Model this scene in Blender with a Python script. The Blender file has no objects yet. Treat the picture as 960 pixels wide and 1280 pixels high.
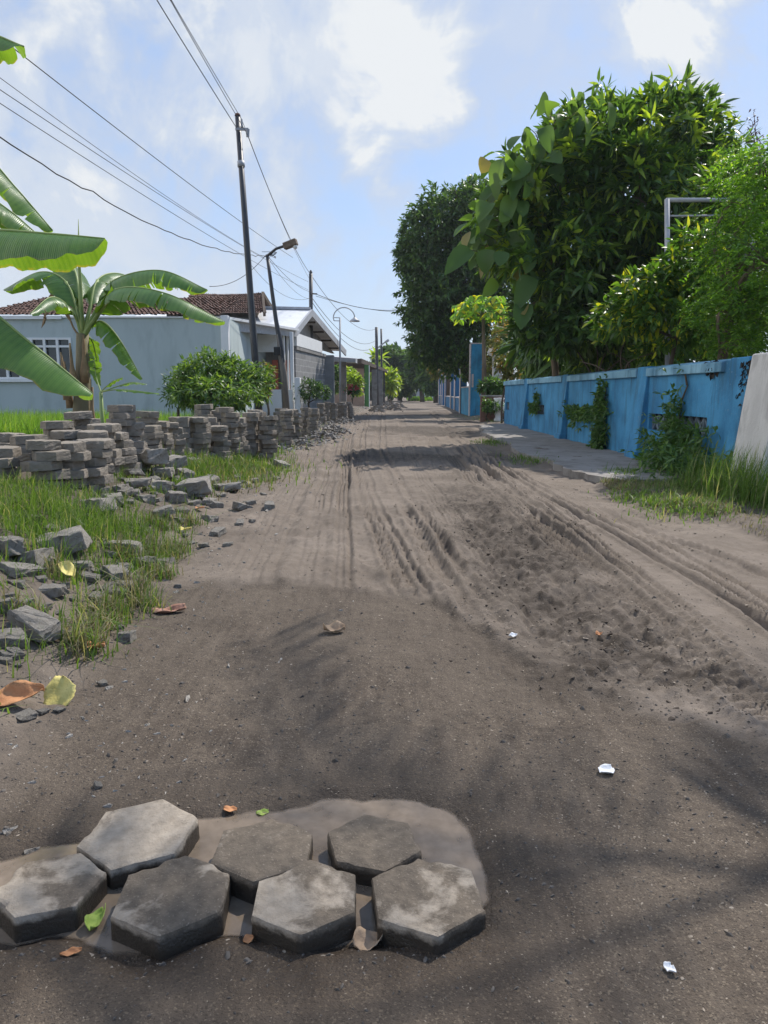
import bpy, bmesh, math, random
import numpy as np
from mathutils import Vector, Matrix

R = math.radians
SC = bpy.context.scene
COL = SC.collection
rng = np.random.default_rng(7)
random.seed(7)

# ------------------------------------------------------------------ camera
CAM_Z, PITCH, FPX, IW, IH = 1.1, R(9.16), 924.0, 960.0, 1280.0
cd = bpy.data.cameras.new('camera')
cd.sensor_fit = 'VERTICAL'; cd.sensor_height = 36.0; cd.lens = FPX / IH * 36.0
cd.clip_start = 0.05; cd.clip_end = 4000
cam = bpy.data.objects.new('camera', cd); COL.objects.link(cam)
cam.location = (0, 0, CAM_Z); cam.rotation_euler = (R(90) - PITCH, 0, 0)
SC.camera = cam

# ------------------------------------------------------------------ light and sky
SUN_AZ, SUN_EL = R(38), R(50)          # ahead of the camera and to its right
SUN_STRENGTH, SKY_STRENGTH = 4.0, 0.15
SC.view_settings.view_transform = 'Standard'; SC.view_settings.look = 'None'
SC.view_settings.exposure = 0.40; SC.view_settings.gamma = 1.0
SC.view_settings.use_curve_mapping = False
SC.cycles.max_bounces = 6; SC.cycles.transparent_max_bounces = 6
SC.cycles.use_denoising = True

sdir = Vector((math.sin(SUN_AZ) * math.cos(SUN_EL), math.cos(SUN_AZ) * math.cos(SUN_EL), math.sin(SUN_EL)))
sl = bpy.data.lights.new('sun', 'SUN'); sl.energy = SUN_STRENGTH; sl.angle = R(0.55); sl.color = (1.0, 0.945, 0.87)
so = bpy.data.objects.new('sun', sl); COL.objects.link(so)
so.rotation_euler = sdir.to_track_quat('Z', 'Y').to_euler(); so.location = (20, 30, 40)


def ray(x, y):
    dx, dy = (x - IW / 2) / FPX, (IH / 2 - y) / FPX
    c, s = math.cos(PITCH), math.sin(PITCH)
    return Vector((dx, c + dy * s, -s + dy * c))


def P(x, y, D):
    "point at distance D ahead that the photograph shows at pixel (x, y)"
    d = ray(x, y)
    return Vector((0, 0, CAM_Z)) + d * (D / d.y)


def G(x, y, z=0.0):
    d = ray(x, y)
    return Vector((0, 0, CAM_Z)) + d * ((z - CAM_Z) / d.z)


class NT:
    "small helper for node trees"
    def __init__(s, nt):
        s.t = nt; nt.nodes.clear()
    def n(s, kind, **kw):
        nd = s.t.nodes.new(kind)
        for k, v in kw.items():
            if k.startswith('i_'):
                key = k[2:]
                key = int(key) if key.isdigit() else key.replace('_', ' ')
                if isinstance(v, bpy.types.NodeSocket): s.t.links.new(v, nd.inputs[key])
                else: nd.inputs[key].default_value = v
            else: setattr(nd, k, v)
        return nd
    def math(s, op, a, b=None, c=None, clamp=False):
        nd = s.t.nodes.new('ShaderNodeMath'); nd.operation = op; nd.use_clamp = clamp
        for i, v in enumerate((a, b, c)):
            if v is None: continue
            if isinstance(v, bpy.types.NodeSocket): s.t.links.new(v, nd.inputs[i])
            else: nd.inputs[i].default_value = v
        return nd.outputs[0]
    def mix(s, f, a, b, blend='MIX'):
        nd = s.t.nodes.new('ShaderNodeMix'); nd.data_type = 'RGBA'; nd.blend_type = blend
        for sock, v in ((nd.inputs[0], f), (nd.inputs[6], a), (nd.inputs[7], b)):
            if isinstance(v, bpy.types.NodeSocket): s.t.links.new(v, sock)
            elif isinstance(v, (int, float)): sock.default_value = v
            else: sock.default_value = (*v, 1) if len(v) == 3 else v
        return nd.outputs[2]
    def ramp(s, fac, stops, interp='LINEAR'):
        nd = s.t.nodes.new('ShaderNodeValToRGB'); s.t.links.new(fac, nd.inputs[0])
        nd.color_ramp.interpolation = interp
        e = nd.color_ramp.elements
        while len(e) < len(stops): e.new(0.5)
        for el, (p, c) in zip(e, stops):
            el.position = p
            el.color = (c, c, c, 1) if isinstance(c, (int, float)) else (*c, 1)
        return nd.outputs[0]
    def noise(s, vec, scale, detail=4, rough=0.55, dist=0.0):
        nd = s.n('ShaderNodeTexNoise'); nd.inputs['Scale'].default_value = scale
        nd.inputs['Detail'].default_value = detail; nd.inputs['Roughness'].default_value = rough
        nd.inputs['Distortion'].default_value = dist
        if vec is not None: s.t.links.new(vec, nd.inputs['Vector'])
        return nd.outputs[0]
    def link(s, a, b): s.t.links.new(a, b)


# world: physical sky plus procedural clouds laid out by direction
w = bpy.data.worlds.new('World'); SC.world = w; w.use_nodes = True
t = NT(w.node_tree)
sky = t.n('ShaderNodeTexSky', sky_type='NISHITA', sun_disc=False, sun_elevation=SUN_EL, sun_rotation=SUN_AZ,
          altitude=100, air_density=1.0, dust_density=1.0, ozone_density=1.5)
tc = t.n('ShaderNodeTexCoord')
dirv = tc.outputs['Generated']
sep = t.n('ShaderNodeSeparateXYZ', i_0=dirv)
warp = t.noise(dirv, 3.2, 7, 0.62, 0.6)
fine = t.noise(dirv, 9.0, 6, 0.6, 0.4)
cl = None
CLOUDS = [  # pixel, angular radius, density
    (40, 120, .46, .8), (190, 120, .32, .78), (130, 240, .36, .72), (20, 300, .26, .62), (300, 190, .2, .95), (250, 290, .2, .7), (120, 60, .24, 1.0), (230, 170, .16, 1.0), (330, 110, .16, .9),
    (400, 70, .13, .85), (497, 95, .085, 1.1), (340, 40, .16, .8), (455, 60, .09, 1.0), (505, 130, .05, .9), (422, 158, .06, 1.0), (436, 180, .06, 1.15), (452, 200, .06, 1.2), (470, 222, .06, 1.15), (492, 242, .05, .9),
    (850, 26, .10, 1.15), (800, 40, .10, .8), (720, 60, .13, .6), (680, 60, .10, .5), (620, 40, .1, .5), (570, 5, .04, .6), (905, 60, .05, .3),
    (425, 385, .10, .35), (480, 440, .12, .42), (330, 330, .12, .3), (-200, 250, .5, .6), (1300, 100, .4, .5), (500, -500, .5, .4), (-400, -300, .6, .5)]
for (px, py, rad, dens) in CLOUDS:
    d0 = ray(px, py).normalized()
    dist = t.n('ShaderNodeVectorMath', operation='DISTANCE'); t.link(dirv, dist.inputs[0]); dist.inputs[1].default_value = d0
    v = t.math('DIVIDE', dist.outputs['Value'], rad)
    v = t.math('SUBTRACT', 1.4, v)
    v = t.math('ADD', v, t.math('MULTIPLY', t.math('SUBTRACT', warp, 0.5), 4.4))
    v = t.math('ADD', v, t.math('MULTIPLY', t.math('SUBTRACT', fine, 0.5), 2.4))
    mr = t.n('ShaderNodeMapRange', interpolation_type='SMOOTHSTEP'); t.link(v, mr.inputs[0])
    mr.inputs[1].default_value = 0.0; mr.inputs[2].default_value = 1.45; mr.inputs[4].default_value = dens
    cl = mr.outputs[0] if cl is None else t.math('MAXIMUM', cl, mr.outputs[0])
cl = t.math('MINIMUM', cl, 1.0)
# thicker cores read brighter at the rim and greyer inside the thin left bank
cshade = t.ramp(cl, [(0.0, (3.1, 3.55, 4.25)), (0.5, (3.15, 3.4, 3.85)), (0.8, (3.55, 3.8, 4.15)), (1.0, (4.25, 4.4, 4.55))])
veil = t.math('POWER', t.math('SUBTRACT', 1.0, t.math('ABSOLUTE', sep.outputs[2])), 3.0)
base = t.mix(0.72, sky.outputs[0], t.mix(veil, (1.75, 2.6, 4.3), (3.0, 3.6, 4.4)))
base = t.mix(1.0, base, (.93, .96, 1.0), 'MULTIPLY')
# extra bright sky bank, added out of view on the left as fill light
back = t.n('ShaderNodeMapRange', interpolation_type='SMOOTHSTEP'); t.link(sep.outputs[0], back.inputs[0]); back.inputs[1].default_value = -.42; back.inputs[2].default_value = -.75
fill_bank = t.math('MULTIPLY', back.outputs[0], t.ramp(warp, [(.35, .35), (.6, 1.0)]))
final = t.mix(fill_bank, t.mix(cl, base, cshade), (9.5, 9.2, 8.7))
bg = t.n('ShaderNodeBackground', i_Color=final, i_Strength=SKY_STRENGTH)
t.n('ShaderNodeOutputWorld', i_Surface=bg.outputs[0])

# ------------------------------------------------------------------ numpy noise and the shape of the land
def _hash(ix, iy, seed):
    n = (ix.astype(np.int64) * 374761393 + iy.astype(np.int64) * 668265263 + seed * 974634777) & 0xffffffff
    n = ((n ^ (n >> 13)) * 1274126177) & 0xffffffff
    n = (n ^ (n >> 16)) & 0xffffffff
    return n / 4294967295.0


def vnoise(x, y, seed=0):
    ix, iy = np.floor(x), np.floor(y)
    fx, fy = x - ix, y - iy
    fx = fx * fx * (3 - 2 * fx); fy = fy * fy * (3 - 2 * fy)
    a, b = _hash(ix, iy, seed), _hash(ix + 1, iy, seed)
    c, d = _hash(ix, iy + 1, seed), _hash(ix + 1, iy + 1, seed)
    return (a + (b - a) * fx) * (1 - fy) + (c + (d - c) * fx) * fy - 0.5


def fbm(x, y, seed=0, octv=4, gain=0.5):
    s, amp = 0, 1.0
    for k in range(octv):
        s = s + amp * vnoise(x * 2 ** k + 17.3 * k, y * 2 ** k - 9.1 * k, seed + k); amp *= gain
    return s


def sstep(a, b, x):
    u = np.clip((x - a) / (b - a), 0, 1)
    return u * u * (3 - 2 * u)


def poly_sd(x, y, poly):
    "signed distance to a closed polygon, negative inside"
    d = np.full(x.shape, 1e9); inside = np.zeros(x.shape, bool)
    n = len(poly)
    for i in range(n):
        (x0, y0), (x1, y1) = poly[i], poly[(i + 1) % n]
        ex, ey = x1 - x0, y1 - y0
        tt = np.clip(((x - x0) * ex + (y - y0) * ey) / (ex * ex + ey * ey + 1e-12), 0, 1)
        d = np.minimum(d, np.hypot(x - x0 - tt * ex, y - y0 - tt * ey))
        cond = ((y0 > y) != (y1 > y)) & (x < ex * (y - y0) / (ey + 1e-12) + x0)
        inside ^= cond
    return np.where(inside, -d, d)


def gpoly(pts, z=0.0): return [tuple(G(a, b, z)[:2]) for a, b in pts]


PUDDLE = gpoly([(-60, 1080), (50, 1048), (105, 1040), (240, 1012), (330, 1004), (420, 994), (500, 992), (565, 1006), (600, 1040),
                (626, 1095), (630, 1135), (600, 1165), (560, 1172), (480, 1180), (400, 1196), (330, 1186), (290, 1170), (200, 1196), (130, 1186), (60, 1176), (10, 1190), (-80, 1190)])
COMPACT_EDGE = gpoly([(-400, 800), (60, 760), (230, 737), (330, 733), (430, 738), (530, 750), (600, 790), (660, 830), (760, 872), (850, 905), (960, 950), (1300, 1060)])
_cex = np.array([p[0] for p in COMPACT_EDGE]); _cey = np.array([p[1] for p in COMPACT_EDGE])

# wheel tracks: pixel way-points on the ground, half-width, depth, tread pitch (0 = plain groove)
TRACKS = [
    ([(318, 738), (350, 655), (385, 585), (402, 548), (436, 508)], .05, .014, 0),
    ([(336, 742), (366, 655), (395, 585), (410, 548), (440, 508)], .03, .018, .05),
    ([(376, 735), (392, 655), (410, 590), (420, 548), (446, 508)], .035, .012, 0),
    ([(398, 738), (408, 655), (418, 590), (428, 548), (450, 508)], .02, .012, .04),
    ([(426, 738), (430, 655), (430, 590), (436, 548), (455, 508)], .03, .02, 0),
    ([(438, 740), (438, 655), (436, 590), (440, 548), (458, 508)], .018, .016, .05),
    ([(500, 745), (462, 660), (445, 600), (447, 550), (462, 510)], .028, .02, .05),
    ([(516, 748), (474, 660), (452, 600), (450, 550), (464, 510)], .028, .018, .05),
    ([(534, 752), (486, 660), (459, 600), (454, 550), (466, 510)], .022, .015, 0),
    ([(600, 800), (545, 700), (500, 630), (470, 570), (475, 515)], .04, .018, .06),
    ([(628, 800), (566, 700), (515, 630), (480, 570), (480, 515)], .03, .018, .06),
    ([(690, 800), (620, 710), (560, 640), (515, 585), (500, 520)], .05, .014, 0),
    ([(980, 930), (880, 830), (790, 745), (690, 660), (610, 598), (570, 555), (540, 515)], .05, .034, .07),
    ([(980, 905), (890, 815), (800, 738), (700, 655), (616, 596), (575, 555)], .022, .022, 0),
    ([(980, 890), (900, 806), (810, 732), (708, 650), (620, 594), (580, 555)], .022, .02, .06),
    ([(860, 830), (790, 760), (720, 700), (640, 640), (580, 590), (540, 550)], .05, .02, 0),
    ([(980, 806), (890, 742), (800, 690), (720, 645), (650, 605), (600, 570), (555, 530)], .024, .02, 0),
    ([(980, 790), (900, 736), (812, 685), (730, 642), (658, 604), (606, 570)], .024, .02, .05),
    ([(980, 772), (910, 728), (824, 680), (740, 638), (666, 602)], .018, .014, .05),
    ([(980, 730), (900, 700), (840, 680), (770, 650)], .04, .014, .06),
    ([(560, 690), (530, 640), (500, 600), (480, 565)], .03, .014, .06),
    ([(300, 720), (340, 640), (372, 585), (392, 548)], .03, .012, 0),
]
ZP = 0.0
_T = []
for pts, wd, dp, tr in TRACKS:
    g = sorted([tuple(G(a, b)[:2]) for a, b in pts], key=lambda q: q[1])
    ys = np.array([q[1] for q in g]); xs = np.array([q[0] for q in g])
    yy = np.linspace(ys[0], ys[-1], 200)
    xx = np.interp(yy, ys, xs)
    k = np.ones(25) / 25
    xx = np.convolve(np.pad(xx, 12, mode='reflect', reflect_type='odd'), k, mode='valid')
    _T.append((yy, xx, wd, dp, tr))
CHURN = [tuple(G(a, b)[:2]) for a, b in [(560, 575), (600, 640), (650, 700), (700, 750), (760, 800), (800, 845), (850, 880)]]


def toe(y):      # where the road meets the left verge
    return -0.86 - 0.075 * np.clip(y, 0, 10) - 0.02 * np.clip(y - 10, 0, 12) + 0.035 * np.clip(y - 25, 0, 150)


def crest(y):    # height of the verge the paver stacks stand on
    return 0.43 - 0.20 * sstep(8.5, 15, y) - 0.10 * sstep(15, 30, y)


def right_edge(y):
    return np.interp(y, [-5, 2, 5.0, 6.2, 7.0, 8.0, 9.5, 12, 15, 19, 24, 34, 60, 120], [2.2, 2.5, 2.6, 2.62, 2.3, 2.25, 2.35, 2.15, 2.0, 2.3, 3.2, 3.8, 5.2, 8.0])


def H(x, y, detail=True):
    x = np.asarray(x, float); y = np.asarray(y, float)
    z = 0.03 * fbm(x * .35, y * .22, 3, 3)
    # left verge
    xt = toe(y) + 0.16 * fbm(x * 0 + 5, y * 1.3, 11, 3)
    u = (xt - x)
    z = z + crest(y) * sstep(-0.05, 1.45, u) + 0.05 * sstep(0, .6, u) * fbm(x * 2.2, y * 2.2, 21, 4)
    z = z + 0.02 * sstep(2.2, 3.2, u)
    # right verge
    v = x - right_edge(y)
    z = z + 0.07 * sstep(0.0, 0.5, v) + 0.05 * sstep(0, .5, v) * fbm(x * 1.7, y * 1.7, 31, 4)
    if not detail: return z
    road = sstep(0.25, -0.1, u) * sstep(0.3, -0.1, v)
    comp_y = np.interp(x, _cex, _cey) + 0.10 * fbm(x * 3, y * 0, 41, 3)
    comp = sstep(0.10, -0.10, y - comp_y)
    sand = road * (1 - comp)
    near = sstep(40, 12, y)
    z = z + sand * near * 0.034 * fbm(x * 2.6, y * 1.6, 51, 4)
    lump = sstep(-.1, .25, fbm(x * .8, y * .5, 58, 3))
    z = z + sand * near * (0.008 + .022 * lump) * fbm(x * 9, y * 7, 55, 4, .6)
    z = z + 0.022 * sand
    z = z + road * comp * (0.006 * fbm(x * 9, y * 3, 61, 4) + 0.006 * fbm(x * 34, y * 26, 63, 3, .6))
    # rough verge surface
    z = z + (1 - road) * sstep(25, 8, y) * (0.05 * fbm(x * 5, y * 5, 71, 4))
    # wheel tracks
    patch = 0.45 + .9 * sstep(-.2, .22, fbm(x * 1.7, y * .5, 81, 4))
    for yy, xx, wd, dp, tr in _T:
        m = (y > yy[0] - .3) & (y < yy[-1] + 2)
        if not m.any(): continue
        ym, xm = y[m], x[m]
        d = xm - np.interp(ym, yy, xx) - 0.03 * fbm(xm * 0 + wd * 90, ym * 1.1, 87, 2)
        wy = wd * (1 + 0.02 * ym)
        ends = sstep(yy[0] - .3, yy[0] + .25, ym) * sstep(yy[-1] + 2, yy[-1], ym)
        prof = -np.exp(-(d / wy) ** 4) + 0.75 * np.exp(-((np.abs(d) - 1.75 * wy) / (0.6 * wy)) ** 2)
        if not tr and wd >= .028:      # ribbed tyre print
            prof = -sstep(1.9, 1.4, np.abs(d) / wy) * (.25 + .75 * (.5 + .5 * np.cos(2 * np.pi * d / .045))) + .6 * np.exp(-((np.abs(d) - 2.2 * wy) / (.5 * wy)) ** 2)
        if tr: prof = prof * (0.35 + 0.65 * (np.sin(2 * np.pi * (ym + np.abs(d) * .9) / tr) > -0.2))
        z[m] += 1.35 * dp * prof * ends * patch[m] * np.where(comp[m] > .5, 0.15, 1.0)
    # churned soil on the right
    cx = np.interp(y, [c[1] for c in CHURN][::-1], [c[0] for c in CHURN][::-1])
    cm = np.exp(-((x - cx) / 0.42) ** 2) * sstep(2.3, 2.7, y) * sstep(13, 5.5, y) * road
    n1 = fbm((x - cx) * 8, y * 2.2, 91, 4, .6)
    cl_ = np.clip(fbm(x * 20, y * 13, 95, 3, .6), -.05, .6)
    z = z + cm * (0.060 * n1 + 0.05 * cl_ - 0.014)
    # dark ruts across the road farther on
    fr = sstep(10, 12, y) * sstep(40, 20, y) * sstep(0.4, -.2, v) * sstep(.3, -.2, u)
    z = z + fr * 0.05 * fbm(x * 1.6, y * 1.1, 97, 4)
    # puddle hollow
    m = (y < 2.3) & (np.abs(x) < 1.6)
    if m.any():
        sd = poly_sd(x[m], y[m], PUDDLE)
        flat = .9 * sstep(.45, .1, sd)
        hol = sstep(0.05, -0.07, sd + .06 * fbm(x[m] * 4, y[m] * 4, 99, 5, .6))
        z[m] = z[m] * (1 - flat) + ZP * flat - 0.030 * hol + .010
    return z


def h1(x, y): return float(H(np.array([x]), np.array([y]))[0])


def hit(px, py):
    "the point of the land seen at a pixel"
    d = ray(px, py); ts = np.concatenate([np.arange(0.9, 14, .02), np.arange(14, 90, .1)])
    X, Y, Z = d.x * ts / d.y, ts, CAM_Z + d.z * ts / d.y
    below = Z < H(X, Y, False)
    i = int(np.argmax(below)) if below.any() else len(ts) - 1
    return Vector((X[i], Y[i], h1(X[i], Y[i])))


def hits(px, py):
    "many pixels at once"
    px, py = np.asarray(px, float), np.asarray(py, float)
    dx, dy = (px - IW / 2) / FPX, (IH / 2 - py) / FPX
    c, s = math.cos(PITCH), math.sin(PITCH)
    ry, rz = c + dy * s, np.minimum(-s + dy * c, -.004)
    z = np.zeros_like(px)
    for k in range(14):
        t_ = np.clip((z - CAM_Z) / rz, .5, 150); z = .5 * z + .5 * H(dx * t_, ry * t_, False)
    t_ = np.clip((z - CAM_Z) / rz, .5, 150)
    return land_pts(dx * t_, ry * t_)


def land_pts(xs, ys): return np.stack([xs, ys, H(xs, ys)], -1)


# ------------------------------------------------------------------ mesh helpers
def mesh_np(name, V, Fs, smooth=False, attrs=None):
    V = np.asarray(V, np.float32).reshape(-1, 3)
    me = bpy.data.meshes.new(name)
    me.vertices.add(len(V)); me.vertices.foreach_set('co', V.ravel())
    Fs = [np.asarray(f, np.int32) for f in Fs if len(f)]
    nl = sum(f.size for f in Fs); npol = sum(len(f) for f in Fs)
    me.loops.add(nl); me.polygons.add(npol)
    me.loops.foreach_set('vertex_index', np.concatenate([f.ravel() for f in Fs]))
    st, off = [], 0
    for f in Fs:
        st.append(off + np.arange(len(f)) * f.shape[1]); off += f.size
    me.polygons.foreach_set('loop_start', np.concatenate(st).astype(np.int32))
    me.polygons.foreach_set('use_smooth', np.full(npol, smooth))
    me.update(calc_edges=True)
    for k, a in (attrs or {}).items():
        at = me.attributes.new(k, 'FLOAT', 'POINT'); at.data.foreach_set('value', np.asarray(a, np.float32))
    return me


def split_faces(F):
    out = {}
    for f in F: out.setdefault(len(f), []).append(tuple(f))
    return [np.array(v, np.int32) for v in out.values()]


def join(shapes):
    V, F, o = [], [], 0
    for v, f in shapes:
        V.append(np.asarray(v, float).reshape(-1, 3)); F += [tuple(i + o for i in q) for q in f]; o += len(V[-1])
    return np.vstack(V), F


def box(x0, x1, y0, y1, z0, z1):
    V = np.array([(x, y, z) for z in (z0, z1) for y in (y0, y1) for x in (x0, x1)], float)
    return V, [(0, 2, 3, 1), (4, 5, 7, 6), (0, 1, 5, 4), (2, 6, 7, 3), (0, 4, 6, 2), (1, 3, 7, 5)]


def hexa(b, t):
    "solid between two quads given in the same order"
    return np.array([*b, *t], float), [(3, 2, 1, 0), (4, 5, 6, 7), (0, 1, 5, 4), (1, 2, 6, 5), (2, 3, 7, 6), (3, 0, 4, 7)]


def bar(a, b, wx, wz, up=(0, 0, 1)):
    "rectangular bar from a to b"
    a, b, up = Vector(a), Vector(b), Vector(up)
    d = (b - a).normalized(); s = d.cross(up)
    s = s.normalized() if s.length > 1e-5 else Vector((1, 0, 0)); u = s.cross(d).normalized()
    q = lambda c: [c + s * (i * wx / 2) + u * (j * wz / 2) for i, j in ((-1, -1), (1, -1), (1, 1), (-1, 1))]
    return hexa(q(a), q(b))


def tube(pts, radii, n=8, cap=True):
    pts = [Vector(p) for p in pts]
    if isinstance(radii, (int, float)): radii = [radii] * len(pts)
    V, F = [], []
    ref = Vector((0.31, 0.22, 0.93))
    for i, p in enumerate(pts):
        d = (pts[min(i + 1, len(pts) - 1)] - pts[max(i - 1, 0)]).normalized()
        s = d.cross(ref); s = s.normalized() if s.length > .1 else d.cross(Vector((1, 0, 0))).normalized()
        u = s.cross(d)
        for k in range(n):
            a = 2 * math.pi * k / n
            V.append(p + (s * math.cos(a) + u * math.sin(a)) * radii[i])
    for i in range(len(pts) - 1):
        for k in range(n):
            F.append((i * n + k, i * n + (k + 1) % n, (i + 1) * n + (k + 1) % n, (i + 1) * n + k))
    if cap:
        F.append(tuple(range(n))[::-1]); F.append(tuple((len(pts) - 1) * n + k for k in range(n)))
    return np.array([tuple(v) for v in V]), F


def prism(poly, z0, z1):
    n = len(poly)
    V = [(x, y, z0) for x, y in poly] + [(x, y, z1) for x, y in poly]
    F = [tuple(range(n))[::-1], tuple(range(n, 2 * n))] + [(i, (i + 1) % n, n + (i + 1) % n, n + i) for i in range(n)]
    return np.array(V, float), F


def curve_pts(ctrl, n):
    "smooth path through control points"
    c = [Vector(p) for p in ctrl]
    c = [c[0] * 2 - c[1]] + c + [c[-1] * 2 - c[-2]]
    out = []
    m = len(c) - 3
    for k in range(n):
        s = k / (n - 1) * m; i = min(int(s), m - 1); f = s - i
        p0, p1, p2, p3 = c[i:i + 4]
        out.append(0.5 * (2 * p1 + (p2 - p0) * f + (2 * p0 - 5 * p1 + 4 * p2 - p3) * f * f + (3 * p1 - p0 - 3 * p2 + p3) * f ** 3))
    return out


def tag(o, label=None, cat=None, group=None, kind=None):
    if label: o['label'] = label
    if cat: o['category'] = cat
    if group: o['group'] = group
    if kind: o['kind'] = kind
    return o


def empty(name, loc, label, cat, group=None):
    o = bpy.data.objects.new(name, None); COL.objects.link(o); o.location = loc; o.empty_display_size = .2
    return tag(o, label, cat, group)


def root_loc(o):
    while o.parent: o = o.parent
    return np.array(o.location)


def obj(name, shape, mat, parent=None, smooth=False, bevel=0.0, attrs=None, loc=None, faces=None):
    "link one mesh object; shape is in world coordinates"
    V, F = shape
    V = np.asarray(V, float).reshape(-1, 3)
    org = root_loc(parent) if parent is not None else (np.array(loc, float) if loc is not None else np.zeros(3))
    me = mesh_np(name, V - org, F if faces else split_faces(F), smooth, attrs)
    if mat: me.materials.append(mat)
    o = bpy.data.objects.new(name, me); COL.objects.link(o)
    if parent is not None: o.parent = parent
    else: o.location = org
    if bevel:
        b = o.modifiers.new('bevel', 'BEVEL'); b.width = bevel; b.segments = 2; b.limit_method = 'ANGLE'
    return o


# ------------------------------------------------------------------ materials
def new_mat(name):
    m = bpy.data.materials.new(name); m.use_nodes = True
    return m, NT(m.node_tree)


def out(t, sh): t.n('ShaderNodeOutputMaterial', i_Surface=sh)


def pmat(name, c1, c2=None, scale=4.0, rough=.85, bump=0.2, bscale=40.0, spec=.3, stain=None, stain_scale=2.0, stain_lo=.55, stain_hi=.7, stretch=(1, 1, 1), metal=0.0, dist=0.01):
    m, t = new_mat(name)
    tc = t.n('ShaderNodeTexCoord'); v = tc.outputs['Object']
    mp = t.n('ShaderNodeMapping'); t.link(v, mp.inputs[0]); mp.inputs['Scale'].default_value = stretch
    n1 = t.noise(mp.outputs[0], scale, 6, .6)
    c2 = c2 or tuple(min(1, a * 1.25) for a in c1)
    col = t.mix(t.ramp(n1, [(.3, 0.0), (.7, 1.0)]), c1, c2)
    if stain:
        n2 = t.noise(mp.outputs[0], stain_scale, 7, .65, .3)
        col = t.mix(t.ramp(n2, [(stain_lo, 0.0), (stain_hi, 1.0)]), col, stain)
    b = t.n('ShaderNodeBsdfPrincipled'); t.link(col, b.inputs['Base Color'])
    b.inputs['Roughness'].default_value = rough; b.inputs['Specular IOR Level'].default_value = spec; b.inputs['Metallic'].default_value = metal
    if bump:
        n3 = t.noise(v, bscale, 5, .6)
        bp = t.n('ShaderNodeBump', i_Height=n3, i_Strength=bump, i_Distance=dist); t.link(bp.outputs[0], b.inputs['Normal'])
    out(t, b.outputs[0])
    return m


def leafmat(name, dark, light, new, transl=.32, rough=.42, new_at=.9, trans_col=None, spec=.4):
    m, t = new_mat(name)
    at = t.n('ShaderNodeAttribute', attribute_name='rnd')
    col = t.ramp(at.outputs['Fac'], [(0, dark), (new_at - .12, light), (new_at, new), (1, new)])
    tc = t.n('ShaderNodeTexCoord')
    n1 = t.noise(tc.outputs['Object'], .9, 3, .5)
    col = t.mix(t.ramp(n1, [(.35, 0.0), (.65, 1.0)]), t.mix(.35, col, (dark[0] * .8, dark[1] * .8, dark[2] * .8)), col)
    b = t.n('ShaderNodeBsdfPrincipled', i_Roughness=rough); t.link(col, b.inputs['Base Color']); b.inputs['Specular IOR Level'].default_value = spec
    tr = t.n('ShaderNodeBsdfTranslucent'); t.link(t.mix(1.0, col, trans_col or (2.6, 2.5, .9), 'MULTIPLY'), tr.inputs[0])
    mx = t.n('ShaderNodeMixShader', i_0=transl, i_1=b.outputs[0], i_2=tr.outputs[0])
    out(t, mx.outputs[0])
    return m


# ground materials -------------------------------------------------------
def ground_mat(name, verge=False):
    m, t = new_mat(name)
    tc = t.n('ShaderNodeTexCoord'); v = tc.outputs['Object']
    A = lambda n: t.n('ShaderNodeAttribute', attribute_name=n).outputs['Fac']
    comp, wet, green, churn = A('compact'), A('wet'), A('green'), A('churn')
    nA = t.noise(v, 1.3, 6, .6); nB = t.noise(v, 14, 6, .65); nC = t.noise(v, 90, 4, .6)
    sand = t.mix(t.ramp(nA, [(.35, 0.0), (.65, 1.0)]), (.150, .121, .095), (.222, .182, .146))
    sand = t.mix(t.ramp(nB, [(.4, 0.0), (.75, .5)]), sand, (.098, .076, .058))
    mp = t.n('ShaderNodeMapping'); t.link(v, mp.inputs[0]); mp.inputs['Scale'].default_value = (1, .12, 1)
    streak = t.noise(mp.outputs[0], 26, 4, .6)
    hard = t.mix(t.ramp(streak, [(.35, 0.0), (.7, 1.0)]), (.070, .054, .041), (.118, .093, .071))
    hard = t.mix(t.ramp(t.noise(v, 2.1, 5, .6), [(.4, 0.0), (.62, .7)]), hard, (.125, .099, .075))
    vor = t.n('ShaderNodeTexVoronoi', i_Scale=280.0); t.link(v, vor.inputs['Vector'])
    sp = t.n('ShaderNodeSeparateColor'); t.link(vor.outputs['Color'], sp.inputs[0])
    hard = t.mix(t.ramp(sp.outputs[0], [(.86, 0.0), (.92, .55)]), hard, (.22, .178, .13))
    hard = t.mix(t.ramp(sp.outputs[1], [(.84, 0.0), (.92, .55)]), hard, (.04, .031, .024))
    col = t.mix(comp, sand, hard)
    col = t.mix(t.math('MULTIPLY', churn, t.ramp(nB, [(.3, .35), (.6, 1.0)])), col, (.048, .037, .028))
    soil = t.mix(t.ramp(nB, [(.35, 0.0), (.7, 1.0)]), (.070, .056, .043), (.17, .140, .110))
    col = t.mix(t.math('MULTIPLY', green, t.ramp(nA, [(.3, .5), (.6, 1.0)])), col, soil)
    wetf = t.math('MULTIPLY', wet, t.ramp(nB, [(.25, .7), (.6, 1.0)]))
    col = t.mix(wetf, col, t.mix(1.0, col, (.55, .50, .45), 'MULTIPLY'))
    b = t.n('ShaderNodeBsdfPrincipled'); t.link(col, b.inputs['Base Color'])
    rg = t.n('ShaderNodeMapRange'); t.link(wetf, rg.inputs[0]); rg.inputs[3].default_value = .95; rg.inputs[4].default_value = .42
    t.link(rg.outputs[0], b.inputs['Roughness']); b.inputs['Specular IOR Level'].default_value = .25
    hsum = t.math('ADD', t.math('MULTIPLY', nB, .5), t.math('ADD', t.math('MULTIPLY', nC, .35), t.math('MULTIPLY', t.noise(v, 320, 3, .6), .22)))
    bp = t.n('ShaderNodeBump', i_Height=hsum, i_Strength=.9, i_Distance=.018); t.link(bp.outputs[0], b.inputs['Normal'])
    out(t, b.outputs[0])
    return m


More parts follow.
